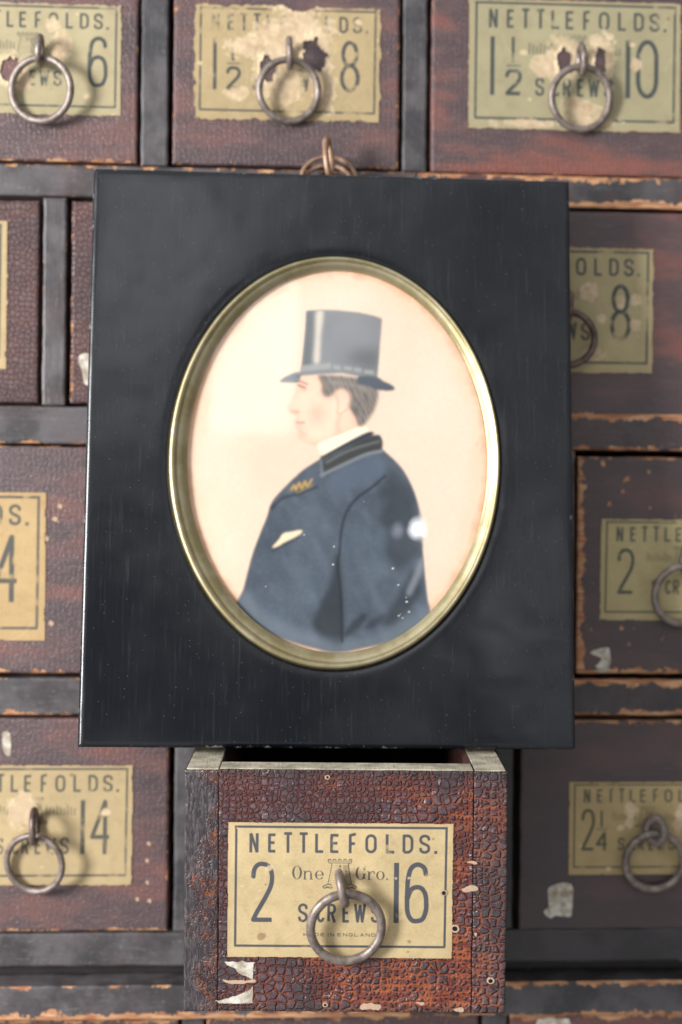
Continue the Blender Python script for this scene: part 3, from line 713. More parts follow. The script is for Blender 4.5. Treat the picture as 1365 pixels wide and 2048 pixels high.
mesh_obj('back_panel', [(-190, 112, -6), (148, 112, -6), (148, 112, 376), (-190, 112, 376), (-190, 117, -6), (148, 117, -6), (148, 117, 376), (-190, 117, 376)],
         [(0, 1, 2, 3), (5, 4, 7, 6), (4, 0, 3, 7), (1, 5, 6, 2), (3, 2, 6, 7), (4, 5, 1, 0)], M_DARK, cab, False, {'seed': 3.0})

# ------------------------------------------------------------------ closed drawers
GR = 'closed screw drawers of the cabinet'
def closed_drawer(label, x0, x1, z0, z1, y=0.0, seed=1, wear=(-.2, .0, -.2, -.3), **props):
    cx = (x0+x1)/2
    d = empty('drawer', (cx, 0, z0), label, 'drawer', GR)
    p = dict(craze=.5); p.update(props)
    worn_board('front_panel', x0-cx, x1-cx, 0, z1-z0, y, 12, M_VARN, d, seed, wear=wear, props=p, rad=0.8)
    d2 = mesh_obj('box_body', [(x0-cx+2, y+12.05, 1), (x1-cx-2, y+12.05, 1), (x1-cx-2, y+12.05, z1-z0-6), (x0-cx+2, y+12.05, z1-z0-6), (x0-cx+2, 105, 1), (x1-cx-2, 105, 1), (x1-cx-2, 105, z1-z0-6), (x0-cx+2, 105, z1-z0-6)],
             [(0, 1, 2, 3), (5, 4, 7, 6), (4, 0, 3, 7), (1, 5, 6, 2), (3, 2, 6, 7), (4, 5, 1, 0)], M_DARK, d, False, {'seed': float(seed % 50)})
    return d, (lambda x: x-cx), (lambda z: z-z0)
OLIVE, INK = (168, 156, 123), (58, 66, 68)
OCHRE = (180, 159, 120)

# top row
d, X_, Z_ = closed_drawer('top row drawer by the left edge, label showing a 6 and torn around its ring', -141, -67.1, 112.3, 178, -.1, 51, (-.3, .15, -.1, 0), red=.35, craze=.3)
paper_label(d, X_(-132.5), Z_(127.0), 60.3, 36.2, -.1, ('1', ('1', '2')), '6', OLIVE, INK, 61, .24, tears=((26.0, 15.5, 3.0, 3.6, 3),), patches=((43, 25, 3.5, 5.5, 5), (29, 12, 4, 4, 6), (40, 31, 2.5, 2.5, 15)), rough_edge=.5, fade=.22, shift=2.4)
ring_pull(d, X_(-97.7), Z_(146.1), -.1, Rr=9.9, eye_roll=.05, swing=-.05, twist=-.22, seed=3)
d, X_, Z_ = closed_drawer('top row drawer whose label is mostly scraped away around the ring, between the two dividers', -55.7, 17.9, 112.3, 178, .25, 52, (0, -.1, .1, 0), red=.35, craze=.25)
paper_label(d, X_(-49.2), Z_(127.0), 61.0, 37.6, .25, ('1', ('1', '2')), '8', (172, 152, 114), INK, 62, .24, tears=((40.0, 22.5, 4.2, 5.2, 3), (25.0, 17, 2.4, 3.8, 12), (35, 38.6, 6, 1.6, 8)), patches=((34, 28, 12, 10, 4), (29, 13, 8, 9, 6), (17, 25, 6, 4, 17), (15, 9, 4, 2, 21), (44, 12, 4, 9, 23)), rough_edge=.9, fade=.35)
ring_pull(d, X_(-18.2), Z_(147.6), .25, Rr=9.6, eye_roll=-.05, swing=.03, twist=.12, seed=4)
d, X_, Z_ = closed_drawer('top row drawer at the right with a large olive label numbered 10', 28.4, 122, 111.6, 178, .1, 53, (-.1, -.2, 0, 0), red=.95, craze=.25)
paper_label(d, X_(40.4), Z_(126.0), 70.9, 43.0, .1, ('1', ('1', '2')), '10', (160, 151, 119), INK, 63, .24, tears=((28.5, 20.5, 1.9, 3.4, 3), (39.2, 21.5, 1.7, 3.4, 9)), patches=((28, 22, 5, 6.0, 5), (39.5, 23, 4, 6, 18), (33, 6, 6.0, 3.6, 6), (22, 19, 3, 3, 16), (50, 20, 1.5, 2, 19), (18, 2, 9, 1.2, 20), (36, 3, 9, 1.6, 22)), rough_edge=.35, fade=.1)
ring_pull(d, X_(76.9), Z_(147.9), .1, Rr=10.0, eye_roll=-.08, swing=.02, twist=.15, seed=5)
# second row
d, X_, Z_ = closed_drawer('left edge drawer beside the picture frame, only a yellowed strip of label in view', -170, -98.3, 34.3, 99.6, .6, 54, (-.2, -.2, -.2, -.2), red=.15, craze=1.1)
paper_label(d, X_(-188+0.3), Z_(44.8), 79.5, 48.3, .6, ('1', None), '6', OCHRE, INK, 64, .4)
d, X_, Z_ = closed_drawer('drawer mostly behind the picture frame with a white scrap at its lower left', -87.9, 14.0, 34.4, 99.8, .3, 55, (.0, -.3, -.2, -.2), red=.1, craze=1.0)
blob(d, 'paper_scrap', [(X_(-85.4), Z_(49.5)), (X_(-81.5), Z_(49.8)), (X_(-81.0), Z_(41.0)), (X_(-83.2), Z_(40.6)), (X_(-84.0), Z_(44.0))], .3, M_SCRAP, 4)
d, X_, Z_ = closed_drawer('right drawer with a big 8 on its label, ring half behind the frame', 24.8, 117.5, 32.6, 99.8, .2, 56, (-.3, -.2, -.2, -.5), red=.8, dark=.15, craze=.15)
paper_label(d, X_(36.0), Z_(46.4), 66.9, 41.4, .2, ('1', ('1', '4')), '8', (170, 156, 118), INK, 65, .24, patches=((43, 25, 3, 2.5, 4), (58, 23, 1.6, 1.6, 8), (44, 6, 3.5, 2, 9), (58, 15, 1.6, 1.6, 11), (47, 17, 1.5, 1.5, 14), (53, 22, 1.2, 2, 17)), rough_edge=.5, fade=.2)
ring_pull(d, X_(73.2), Z_(67.8), .2, Rr=8.6, swing=-.02, twist=-.2, seed=6, mat=M_RUST)
# third row
d, X_, Z_ = closed_drawer('third row drawer at the left edge, ochre label ending in a 4', -189.4, -69.8, -52.9, 20.4, .2, 57, (-.2, .25, -.2, .1), red=.5, craze=.2)
paper_label(d, X_(-173.6), Z_(-42.4), 78.4, 47.9, .2, ('1', ('1', '2')), '14', (184, 156, 112), (72, 76, 76), 66, .3, rough_edge=.15, fade=.05, spots=8)
for bx, bz, sd in ((-91, 1.0, 3), (-92.5, -3.2, 5), (-95.2, -9.5, 7), (-93.5, -36.8, 9)):
    blob(d, 'chip', [(X_(bx-.8), Z_(bz)), (X_(bx), Z_(bz+.9)), (X_(bx+.9), Z_(bz+.3)), (X_(bx+.5), Z_(bz-.8))], .2, M_CHIP, sd, .12)
d, X_, Z_ = closed_drawer('blank drawer front hidden behind the middle of the picture frame', -59.5, 67.4, -52.9, 20.4, .3, 58)
d, X_, Z_ = closed_drawer('right drawer with a pale vertical edge and a 2 on its label', 78.0, 148, -52.6, 19.0, .1, 59, (.95, .75, 0, .1), red=.15, dark=.35, chips=1.0, craze=.2)
paper_label(d, X_(85.5), Z_(-35.0), 55.2, 33.6, .1, ('2', None), '12', (174, 160, 118), (66, 74, 66), 67, .24, rough_edge=.3, fade=.15, tears=((37, 24, 2.0, 3.6, 3),), skew=.008)
ring_pull(d, X_(112.8), Z_(-14.6), .1, Rr=9.6, wire=1.25, swing=.05, twist=.1, seed=7)
blob(d, 'paper_scrap', [(X_(82.5), Z_(-45.6)), (X_(88.2), Z_(-44.0)), (X_(89.2), Z_(-45.5)), (X_(89.0), Z_(-50.0)), (X_(84.5), Z_(-50.4)), (X_(86.5), Z_(-47.6))], .1, M_SCRAP, 6)
blob(d, 'paper_scrap', [(X_(85), Z_(-51.0)), (X_(88.8), Z_(-50.6)), (X_(88.4), Z_(-51.9)), (X_(85.3), Z_(-52.2))], .1, M_SCRAP, 8)
# fourth row
d, X_, Z_ = closed_drawer('left drawer numbered 14, its brown ring casting a long shadow', -165, -55.1, -136.2, -67.3, .1, 60, (-.2, .3, .0, -.3), red=.5, craze=.18)
paper_label(d, X_(-130.7), Z_(-121.4), 64.0, 39.0, .1, ('2', None), '14', (180, 159, 120), (74, 76, 70), 68, .24, rough_edge=.35, fade=.22, patches=((28.5, 24, 4.2, 5.5, 4), (55, 23.5, 1.6, 1.2, 9)), skew=.005)
ring_pull(d, X_(-97.2), Z_(-100.9), .1, Rr=9.3, wire=1.05, eye_r=4.6, eye_roll=-.03, swing=.03, twist=-.22, seed=8, mat=M_IRON, eye_mat=M_RUST)
blob(d, 'paper_scrap', [(X_(-108.4), Z_(-72.0)), (X_(-106.2), Z_(-72.3)), (X_(-105.8), Z_(-78.5)), (X_(-107.0), Z_(-79.5)), (X_(-108.4), Z_(-77))], .1, M_SCRAP, 5)
for bx, bz, sd in ((-62.0, -113.5, 3), (-61.8, -120.5, 5), (-61.0, -126.5, 7), (-65, -126, 9), (-61.5, -108, 11)):
    blob(d, 'chip', [(X_(bx-.6), Z_(bz)), (X_(bx), Z_(bz+.7)), (X_(bx+.6), Z_(bz+.2)), (X_(bx+.3), Z_(bz-.7))], .1, M_CHIP, sd, .12)
d, X_, Z_ = closed_drawer('drawer on the right, shade painted into its front, with a cream scrap below its label', 59.6, 146, -137.0, -67.9, .1, 70, (-.6, -.6, -.2, .2), red=.2, dark=.5, craze=.15)  # dark: shade from the frame and open drawer, put into the varnish colour
paper_label(d, X_(75.9), Z_(-118.9), 52.4, 30.8, .1, ('2', ('1', '4')), '14', (170, 150, 108), (70, 74, 62), 69, .24, rough_edge=.25, fade=.25, patches=((25, 27, 2.5, 3, 4), (47, 24, 5, 6, 9), (24.5, 22, 1.8, 3, 11)))
ring_pull(d, X_(103.6), Z_(-103.2), .1, Rr=9.6, wire=1.3, eye_r=3.4, eye_w=1.5, eye_yaw=.85, swing=-.02, seed=9)
blob(d, 'paper_scrap', [(X_(69.7), Z_(-123.0)), (X_(77.0), Z_(-122.0)), (X_(77.2), Z_(-131.2)), (X_(76.0), Z_(-132.6)), (X_(71.8), Z_(-132.2)), (X_(70.2), Z_(-133.0)), (X_(68.0), Z_(-131.4)), (X_(68.4), Z_(-130)), (X_(69.6), Z_(-129.2))], .1, M_SCRAP, 9, jag=.15)
# bottom row: only the upper edges show
d, X_, Z_ = closed_drawer('bottom row drawer at the left, only its worn upper edge in view', -140, -51.2, -182, -164.6, .2, 71, (-.2, 0, -.2, .5), red=.4)
d, X_, Z_ = closed_drawer('bottom row drawer under the pulled out drawer, only its top edge in view', -42.2, 46.9, -182, -164.6, .2, 72, (-.2, 0, -.2, .3), red=.3)
d, X_, Z_ = closed_drawer('bottom row drawer at the right with the tip of a cream paper scrap', 57.0, 146, -182, -164.6, .2, 73, (-.2, 0, -.2, .7), red=.7, chips=.6)
blob(d, 'paper_scrap', [(X_(66.0), Z_(-167.0)), (X_(69.0), Z_(-165.9)), (X_(75.0), Z_(-166.2)), (X_(77.0), Z_(-167.2)), (X_(76.5), Z_(-174)), (X_(67), Z_(-174))], .2, M_SCRAP, 12)

# ------------------------------------------------------------------ the drawer that is pulled out
od = empty('open_drawer', (-1.15, -60, -142.3), 'crackled red brown drawer pulled out of the cabinet, its yellow label reading 2 and 16', 'drawer', None, (R(2.0), 0, R(-3.0)))
HW, H = 45.7, 69.4
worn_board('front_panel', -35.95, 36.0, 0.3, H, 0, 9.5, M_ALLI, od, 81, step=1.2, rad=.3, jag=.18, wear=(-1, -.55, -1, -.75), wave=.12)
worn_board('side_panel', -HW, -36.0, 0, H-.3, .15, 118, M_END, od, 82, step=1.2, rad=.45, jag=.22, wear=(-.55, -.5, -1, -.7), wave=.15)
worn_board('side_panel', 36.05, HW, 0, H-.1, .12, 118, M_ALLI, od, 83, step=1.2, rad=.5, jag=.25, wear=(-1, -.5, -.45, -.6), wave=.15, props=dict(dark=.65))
def bar(name, x0, x1, y0, y1, z0, z1, mat, parent, seed=1.0):
    v = [(x0, y0, z0), (x1, y0, z0), (x1, y0, z1), (x0, y0, z1), (x0, y1, z0), (x1, y1, z0), (x1, y1, z1), (x0, y1, z1)]
    o = mesh_obj(name, v, [(0, 1, 2, 3), (5, 4, 7, 6), (4, 0, 3, 7), (1, 5, 6, 2), (3, 2, 6, 7), (4, 5, 1, 0)], mat, parent, False, {'seed': seed})
    bv = o.modifiers.new('edge', 'BEVEL'); bv.width = .0004; bv.segments = 2; return o
# bare upper edges of the box: sawn wood that was never varnished
bar('side_edge', -HW+.45, -36.15, .9, 117.5, H-.42, H+.12, M_PALE, od, 2.0)
bar('side_edge', 36.35, HW-.6, .9, 117.5, H-.22, H+.16, M_PALE, od, 3.0)
bar('front_edge', -35.8, 35.85, .7, 9.3, H-.15, H+.25, M_PALE, od, 4.0)
bar('back_panel', -35.9, 36.0, 108, 117, 0.5, H-4, M_DARK, od, 5.0)
bar('bottom_panel', -35.9, 36.0, 9.6, 107.9, 3, 7, M_DARK, od, 6.0)
lab0 = (-33.4, 15.9)
paper_label(od, lab0[0], lab0[1], 63.8, 38.6, .05, ('2', None), '16', (190, 169, 127), (58, 64, 76), 90, .115, rough_edge=.12, fade=-.15, full=True, spots=26, stains=1.6)
ring_pull(od, lab0[0]+32.4, lab0[1]+21.4, -.1, Rr=10.0, wire=1.3, eye_r=3.8, eye_w=1.25, eye_roll=-.22, swing=-.03, twist=.08, seed=21)
def nail_hole(x, z, r_, seed, y=-.02):
    P = [(x+r_*1.9*math.cos(a), z+r_*1.6*math.sin(a)) for a in np.linspace(0, 2*math.pi, 8)[:-1]]
    o = blob(od, 'nail_hole', P, y, M_CHIP, seed, .12 if y > -.2 else .05, .3*r_)
    Q = [(x+r_*math.cos(a), z+r_*math.sin(a)) for a in np.linspace(0, 2*math.pi, 8)[:-1]]
    h = blob(o, 'hole', Q, y-.13, M_HOLE, seed+2, .03, .15*r_)
for x, z, r_, sd in ((27.8, 34.8, .55, 3), (31.0, 24.6, .7, 5), (41.4, 9.6, .6, 7), (-5.4, 67.4, .4, 9), (-5.5, 2.3, .4, 11)): nail_hole(x, z, r_, sd, -.42 if 15 < z < 40 else -.05)
for pts, sd in (([(33.0, 36.0), (36.5, 36.8), (37.2, 35.6), (33.4, 34.9)], 3), ([(34.2, 43.3), (36.8, 43.6), (36.6, 42.9)], 4), ([(5, 2.6), (8, 3.0), (10.2, 2.2), (9.4, .9), (5.2, 1.2)], 5), ([(20.5, 3.0), (22.2, 3.3), (22, 2.4)], 6), ([(36.6, 23), (37.3, 23.2), (37.1, 22.3)], 7), ([(-34.6, 9.2), (-30, 9.0), (-25.6, 9.6), (-26, 8.6), (-32, 8.2)], 8), ([(31, 1.4), (33, 1.8), (34, .9), (32, .6)], 10)):
    blob(od, 'chip', pts, -.03, M_CHIP, sd, .06, .55)
blob(od, 'paper_scrap', [(-34.0, 14.2), (-32.5, 14.5), (-26.0, 14.6), (-25.9, 14.0), (-26.0, 10.0), (-26.3, 9.7), (-29.6, 11.0), (-31.4, 12.6)], -.05, M_SCRAP, 3, .12, .45)
blob(od, 'paper_scrap', [(-36.6, 3.2), (-33.0, 4.0), (-29.6, 5.2), (-26.8, 6.6), (-26.1, 7.3), (-26.0, 3.0), (-26.4, 2.7), (-33.0, 2.5)], -.05, M_SCRAP, 14, .12, .4)

# ------------------------------------------------------------------ the picture frame
fr = empty('portrait_frame', (-5.3, -42.0, -70.2), 'black wooden frame with gilt oval and top hat portrait, standing on the open drawer', 'picture frame', None, (R(-6.52), R(0.3), 0))
W2, FH, FT = 74.1, 176.3, 12.0
ocx, ocz, oa, ob = 1.2, 86.6, 50.5, 63.5
def frame_board():
    corner = [math.atan2(dz, dx) for dx, dz in ((W2-ocx, FH-ocz), (-W2-ocx, FH-ocz), (-W2-ocx, -ocz), (W2-ocx, -ocz))]
    ang = sorted(set(list(np.linspace(-math.pi, math.pi, 361)[:-1]) + corner))
    n = len(ang); V = []; rows = 0
    def outer(a, inset):
        c, s = math.cos(a), math.sin(a); best = 1e9
        if c > 1e-9: best = min(best, (W2-inset-ocx)/c)
        if c < -1e-9: best = min(best, (-W2+inset-ocx)/c)
        if s > 1e-9: best = min(best, (FH-inset-ocz)/s)
        if s < -1e-9: best = min(best, (inset-ocz)/s)
        return ocx+best*c, ocz+best*s
    def inner(a, add):
        c, s = math.cos(a), math.sin(a); r_ = 1/math.hypot(c/(oa+add), s/(ob+add)); return ocx+r_*c, ocz+r_*s
    prof = [('i', 0.0, 8.0), ('i', 0.0, .75), ('i', .25, .45), ('i', 1.0, .24), ('i', 2.2, .07), ('i', 3.4, 0.0)]
    prof += [('m', t, 0.0) for t in (.15, .35, .55, .75, .9)]
    prof += [('o', 2.0, 0.0), ('o', 1.4, .04), ('o', .85, .16), ('o', .45, .38), ('o', .18, .7), ('o', .04, 1.1), ('o', 0, 1.6), ('o', 0, FT-1), ('o', .3, FT-.3), ('o', 1.2, FT)]
    for kind, q, y in prof:
        for a in ang:
            if kind == 'i': p = inner(a, q)
            elif kind == 'o': p = outer(a, q)
            else:
                p0, p1 = inner(a, 3.4), outer(a, 2.0); p = (p0[0]+(p1[0]-p0[0])*q, p0[1]+(p1[1]-p0[1])*q)
            V.append((p[0], y, p[1]))
        rows += 1
    F = [(i*n+j, i*n+(j+1) % n, (i+1)*n+(j+1) % n, (i+1)*n+j) for i in range(rows-1) for j in range(n)]
    o = mesh_obj('frame_board', V, F, M_EBON, fr, props={'seed': 2.0})
    me = o.data; co = np.array([v.co[:] for v in me.vertices])/MM
    li = np.zeros(len(me.loops), dtype=np.int32); me.loops.foreach_get('vertex_index', li)
    for nm, U, Wv in (('low', co[:, 0]+W2, co[:, 2]), ('high', W2-co[:, 0], FH-co[:, 2])):
        uv = me.uv_layers.new(name=nm); uv.data.foreach_set('uv', np.stack([U[li], Wv[li]], 1).ravel())
frame_board()
def oval_sweep(name, prof, mat, n=240, shift=(0.9, 0.7)):
    V = []; m = len(prof); smax = max(p[0] for p in prof)
    for s_, y in prof:
        k = max(0, s_)/smax; cx, cz = ocx+shift[0]*k, ocz+shift[1]*k
        for j in range(n):
            t = 2*math.pi*j/n; V.append((cx+(oa-s_)*math.cos(t), y, cz+(ob-s_)*math.sin(t)))
    F = [(i*n+(j+1) % n, i*n+j, (i+1)*n+j, (i+1)*n+(j+1) % n) for i in range(m-1) for j in range(n)]
    return mesh_obj(name, V, F, mat, fr, props={'seed': 5.0})
oval_sweep('gilt_bezel', [(-.1, 1.6), (.0, .4), (.12, -.25), (.4, -.75), (.8, -1.0), (1.25, -1.02), (1.6, -.8), (1.85, -.45), (1.95, -.05), (2.1, .12), (2.5, .2), (3.0, .38), (3.6, .8), (4.1, 1.35), (4.45, 1.9), (4.6, 2.5), (4.6, 3.2)], M_BRASS)
def oval_sheet(name, y, a, b, cx, cz, mat, bulge=0.0, rings=14, n=120):
    V = [(cx, y-bulge, cz)]
    for i in range(1, rings+1):
        k = i/rings
        for j in range(n):
            t = 2*math.pi*j/n; V.append((cx+a*k*math.cos(t), y-bulge*(1-k*k), cz+b*k*math.sin(t)))
    F = [(0, 1+(j+1) % n, 1+j) for j in range(n)]
    F += [(1+(i-1)*n+j, 1+(i-1)*n+(j+1) % n, 1+i*n+(j+1) % n, 1+i*n+j) for i in range(1, rings) for j in range(n)]
    return mesh_obj(name, V, F, mat, fr)
oval_sheet('glass', 2.3, 46.4, 59.4, 2.1, 87.3, M_GLASS, bulge=2.4)
oval_sheet('backing_board', 9.0, 52, 65, ocx, ocz, M_DARK)

# the little watercolour of a man in profile, painted on cream paper
SK = dict(
    crown=[(-8,133.4),(-3.9,133.8),(2.3,133.8),(8.4,133.3),(13.2,132.3),(15.5,131.5),(15.1,125.9),(14.6,119.3),(14.3,115.2),(14.1,112.4),(9.2,113),(3.1,114.1),(-3.7,113.6),(-9.9,113),(-9.3,116.1),(-8.7,122.3),(-8.2,128.2)],
    brim_left=[(-16,111.2),(-14.5,112.5),(-12.5,113.5),(-10.1,114.2),(-9.4,113),(-10.4,110.9),(-12.4,110.8),(-15.1,110.8)],
    brim_right=[(8.5,113.3),(13.9,113.1),(16,111.9),(18.4,110.8),(19.6,109.6),(18.7,108.9),(16.3,108.8),(14,109.1),(10.9,110.3),(8.2,110.9)],
    shine=[(-4.9,133),(-2.7,133.1),(-3.5,125.5),(-3.8,117.5),(-5.5,117.5),(-5.1,125.5)],
    dark_side=[(-8,133),(-5.9,133.1),(-6.4,117.5),(-9.1,116.4)],
    lower_dark=[(5.8,120.5),(14.6,122.1),(14.3,115.2),(9.2,116.4),(5.1,117.7)],
    band0=[(-9.2,116.2),(-0.3,117.3),(-0.3,115.4),(-9.4,114.3)],
    band1=[(0.4,116.7),(2.7,116.4),(2.7,114.9),(0.4,115.3)],
    band2=[(3.7,116.3),(6.3,116.1),(6.3,114.9),(3.8,115.1)],
    band3=[(6.9,116),(9.2,115.7),(9.3,114.4),(6.9,114.7)],
    band4=[(10,115.3),(13,115),(13,113.9),(10,114.1)],
    face=[(-10.4,112.9),(-3.3,113.8),(-2.3,110.7),(-2.1,108.3),(-0.2,107.3),(3.1,109.8),(6.2,107.8),(6.2,105),(6.2,102.6),(8.3,99.9),(9.3,97.2),(3.2,94.4),(-2.8,91.2),(-4.5,91.3),(-6.2,91.7),(-8.2,92.5),(-10.1,93.6),(-10.2,95),(-9.7,95.8),(-10.8,97.2),(-11,98.6),(-10.6,99.6),(-11.1,100.6),(-11.5,101.4),(-13.2,102.1),(-13.5,102.9),(-12.4,105),(-11.2,107.4),(-10.6,109.2),(-10.9,110.9)],
    shirt=[(-4,91.9),(3.2,95.1),(8.3,97.4),(10.6,97.7),(11.3,95.9),(10,94.8),(5.9,92.7),(1.2,89.9),(-2.1,87.8),(-3.5,89.8)],
    hair=[(-3.5,113.4),(8.9,112.6),(14,110),(14.3,106.2),(13.3,102.8),(11.6,100),(10,97.9),(8.3,97.7),(7.6,99.9),(5.9,102.6),(5.4,103.6),(5.8,106),(5.2,108.1),(3.1,109.3),(1.4,108.5),(-0.2,106.8),(-2.1,106.6),(-3.1,108.3),(-3,110.7)],
    hair_shine=[(-1.6,111.4),(3.1,111.5),(8.2,110.6),(11.3,109.2),(10.6,108.5),(6.5,109.8),(1.1,110.4)],
    eye=[(-10.2,110),(-9.2,109.7),(-8,109.2)],
    brow=[(-10.4,111.4),(-9.1,111.1),(-7.5,110.4)],
    lid=[(-9.4,109),(-8.6,108.4),(-7.9,108.6)],
    nostril=[(-12.3,101.8),(-11.2,101.6),(-10.1,101.8)],
    mouth=[(-10.6,98.5),(-9.4,98.3),(-8.3,98.5)],
    chin=[(-9.7,96),(-9.2,95.5),(-8.2,94.3)],
    ear_in=[(1.1,107.7),(1.8,106),(2.1,103.6),(1.8,101.5),(3.2,101.5),(4.9,102.9)],
    jaw=[(2.8,100.9),(1.9,98.4),(2.5,95.7)],
    neck=[(-4.6,91.3),(-3.6,90.2),(-2.4,88.5)],
    cheek=[(-7,102.4),(-4.3,103.8),(-1.6,102.5),(-1.5,99.7),(-4.6,98.7),(-6.9,100)],
    coat=[(-5.1,86.1),(2.5,90.9),(9.3,94.9),(12,95.8),(12.8,94.9),(15.1,94.8),(15.5,91.1),(17.8,88.8),(21.6,85),(24.7,79.7),(26.6,74.3),(27.8,68.2),(28.2,59.8),(28.9,52.3),(29.7,44.7),(30.2,40.2),(25.6,35.6),(18,31.8),(10.5,29.9),(2.2,28.5),(-4.6,29.7),(-13.6,32.3),(-21.1,35.9),(-27.9,41.5),(-26.1,47.1),(-24.7,53.1),(-23.3,58.4),(-21.1,64.5),(-19.3,69.1),(-17.9,73.7),(-14.1,78.3),(-8.9,83.4)],
    coat_low=[(-25.9,47.1),(-21.2,41.9),(-13.6,37.5),(-4.6,33.8),(2.2,32),(10.5,32.5),(18,35.5),(25.5,40.1),(30.2,43.9),(31.2,38.7),(18,29.5),(2.2,27.2),(-13.6,30.8),(-28.6,39.6)],
    collar=[(-2,83.1),(-3.2,85.8),(2.5,89.4),(10.1,93.7),(15.1,94.4),(15.5,90.7),(10.1,88.7),(4,85.5),(-1.6,82)],
    collar_edge=[(-2.8,82.2),(4,85.7),(10.9,88.9),(15.6,90)],
    collar_edge2=[(-3,86.2),(-2.6,82.2)],
    collar_fold=[(-1.3,86.2),(5.5,90),(14.7,93)],
    collar_top=[(-2.8,87.6),(5.5,92.1),(12.6,95.5)],
    lapel=[(-0.5,81.6),(8.6,86.4),(14.7,88),(17,85.7),(16.3,82.3),(11.7,79.9),(5.6,77.9),(-0.5,77)],
    seam=[(16.7,82.3),(12.5,78.7),(7.9,75.2),(4.9,71),(3.4,65.6),(2.9,59.5),(2.4,55),(2.8,50.4),(3.5,42.9),(3.8,31.7)],
    wedge=[(2,59.5),(0.2,49.7),(-3.9,41.3),(-5,36.1),(-0.8,32),(4.1,31.3),(3.7,50.5)],
    shoulder=[(13.3,75.7),(16.3,80),(17.8,85),(22.4,82),(25.5,75.9),(27,69),(27.8,59.8),(25.5,56.8),(21.7,53.7),(17.9,55.9),(16.4,59.7),(17.5,64.3),(15.6,66.9),(14.1,68),(15.6,71.9),(17.1,75.7)],
    low_right=[(25.5,53.7),(22.5,49.2),(19.5,43.8),(15.7,37),(19.5,37.1),(24.8,42.4),(28.2,47.7)],
    streak=[(27.8,57.6),(25.5,52.2),(23.3,46.9),(24.4,45.8),(27,50.7),(28.7,55.3)],
    dash=[(4.4,33.9),(7,38.1),(11.3,40.4),(9.7,36.6),(5.2,33.2)],
    dash2=[(10.4,35.5),(13.4,38.9),(17.2,40),(14.2,36.3)],
    crease=[(-17.8,71.8),(-14.8,74.9),(-9.6,76.5),(-4.3,78.6)],
    kerchief=[(-17.5,60),(-15.6,62.3),(-14.3,64.2),(-12.1,64.7),(-9,65.3),(-8.8,64.5),(-10.9,63.1),(-13.9,61.6),(-15.8,60.4)],
    pocket=[(-17.7,58.7),(-13.9,60.7),(-9.4,63.2)],
    braid=[(-12,77.6),(-11.1,79),(-10.6,77.6),(-9.6,79.8),(-8.8,78),(-7.9,80.3),(-7.2,78.8),(-5.8,80.9)],
    braid2=[(-10.3,76.7),(-8.1,77.7),(-5.6,79.1)],
    speck=[(10.2,74.3),(0.9,55),(1.2,60.4),(-19.4,48.1),(19.1,54),(20.8,49),(23.1,45.2),(23.4,43.9),(21,39.7),(22.1,39),(21.4,40.2),(24,40.9),(-7.9,63.9)],
)
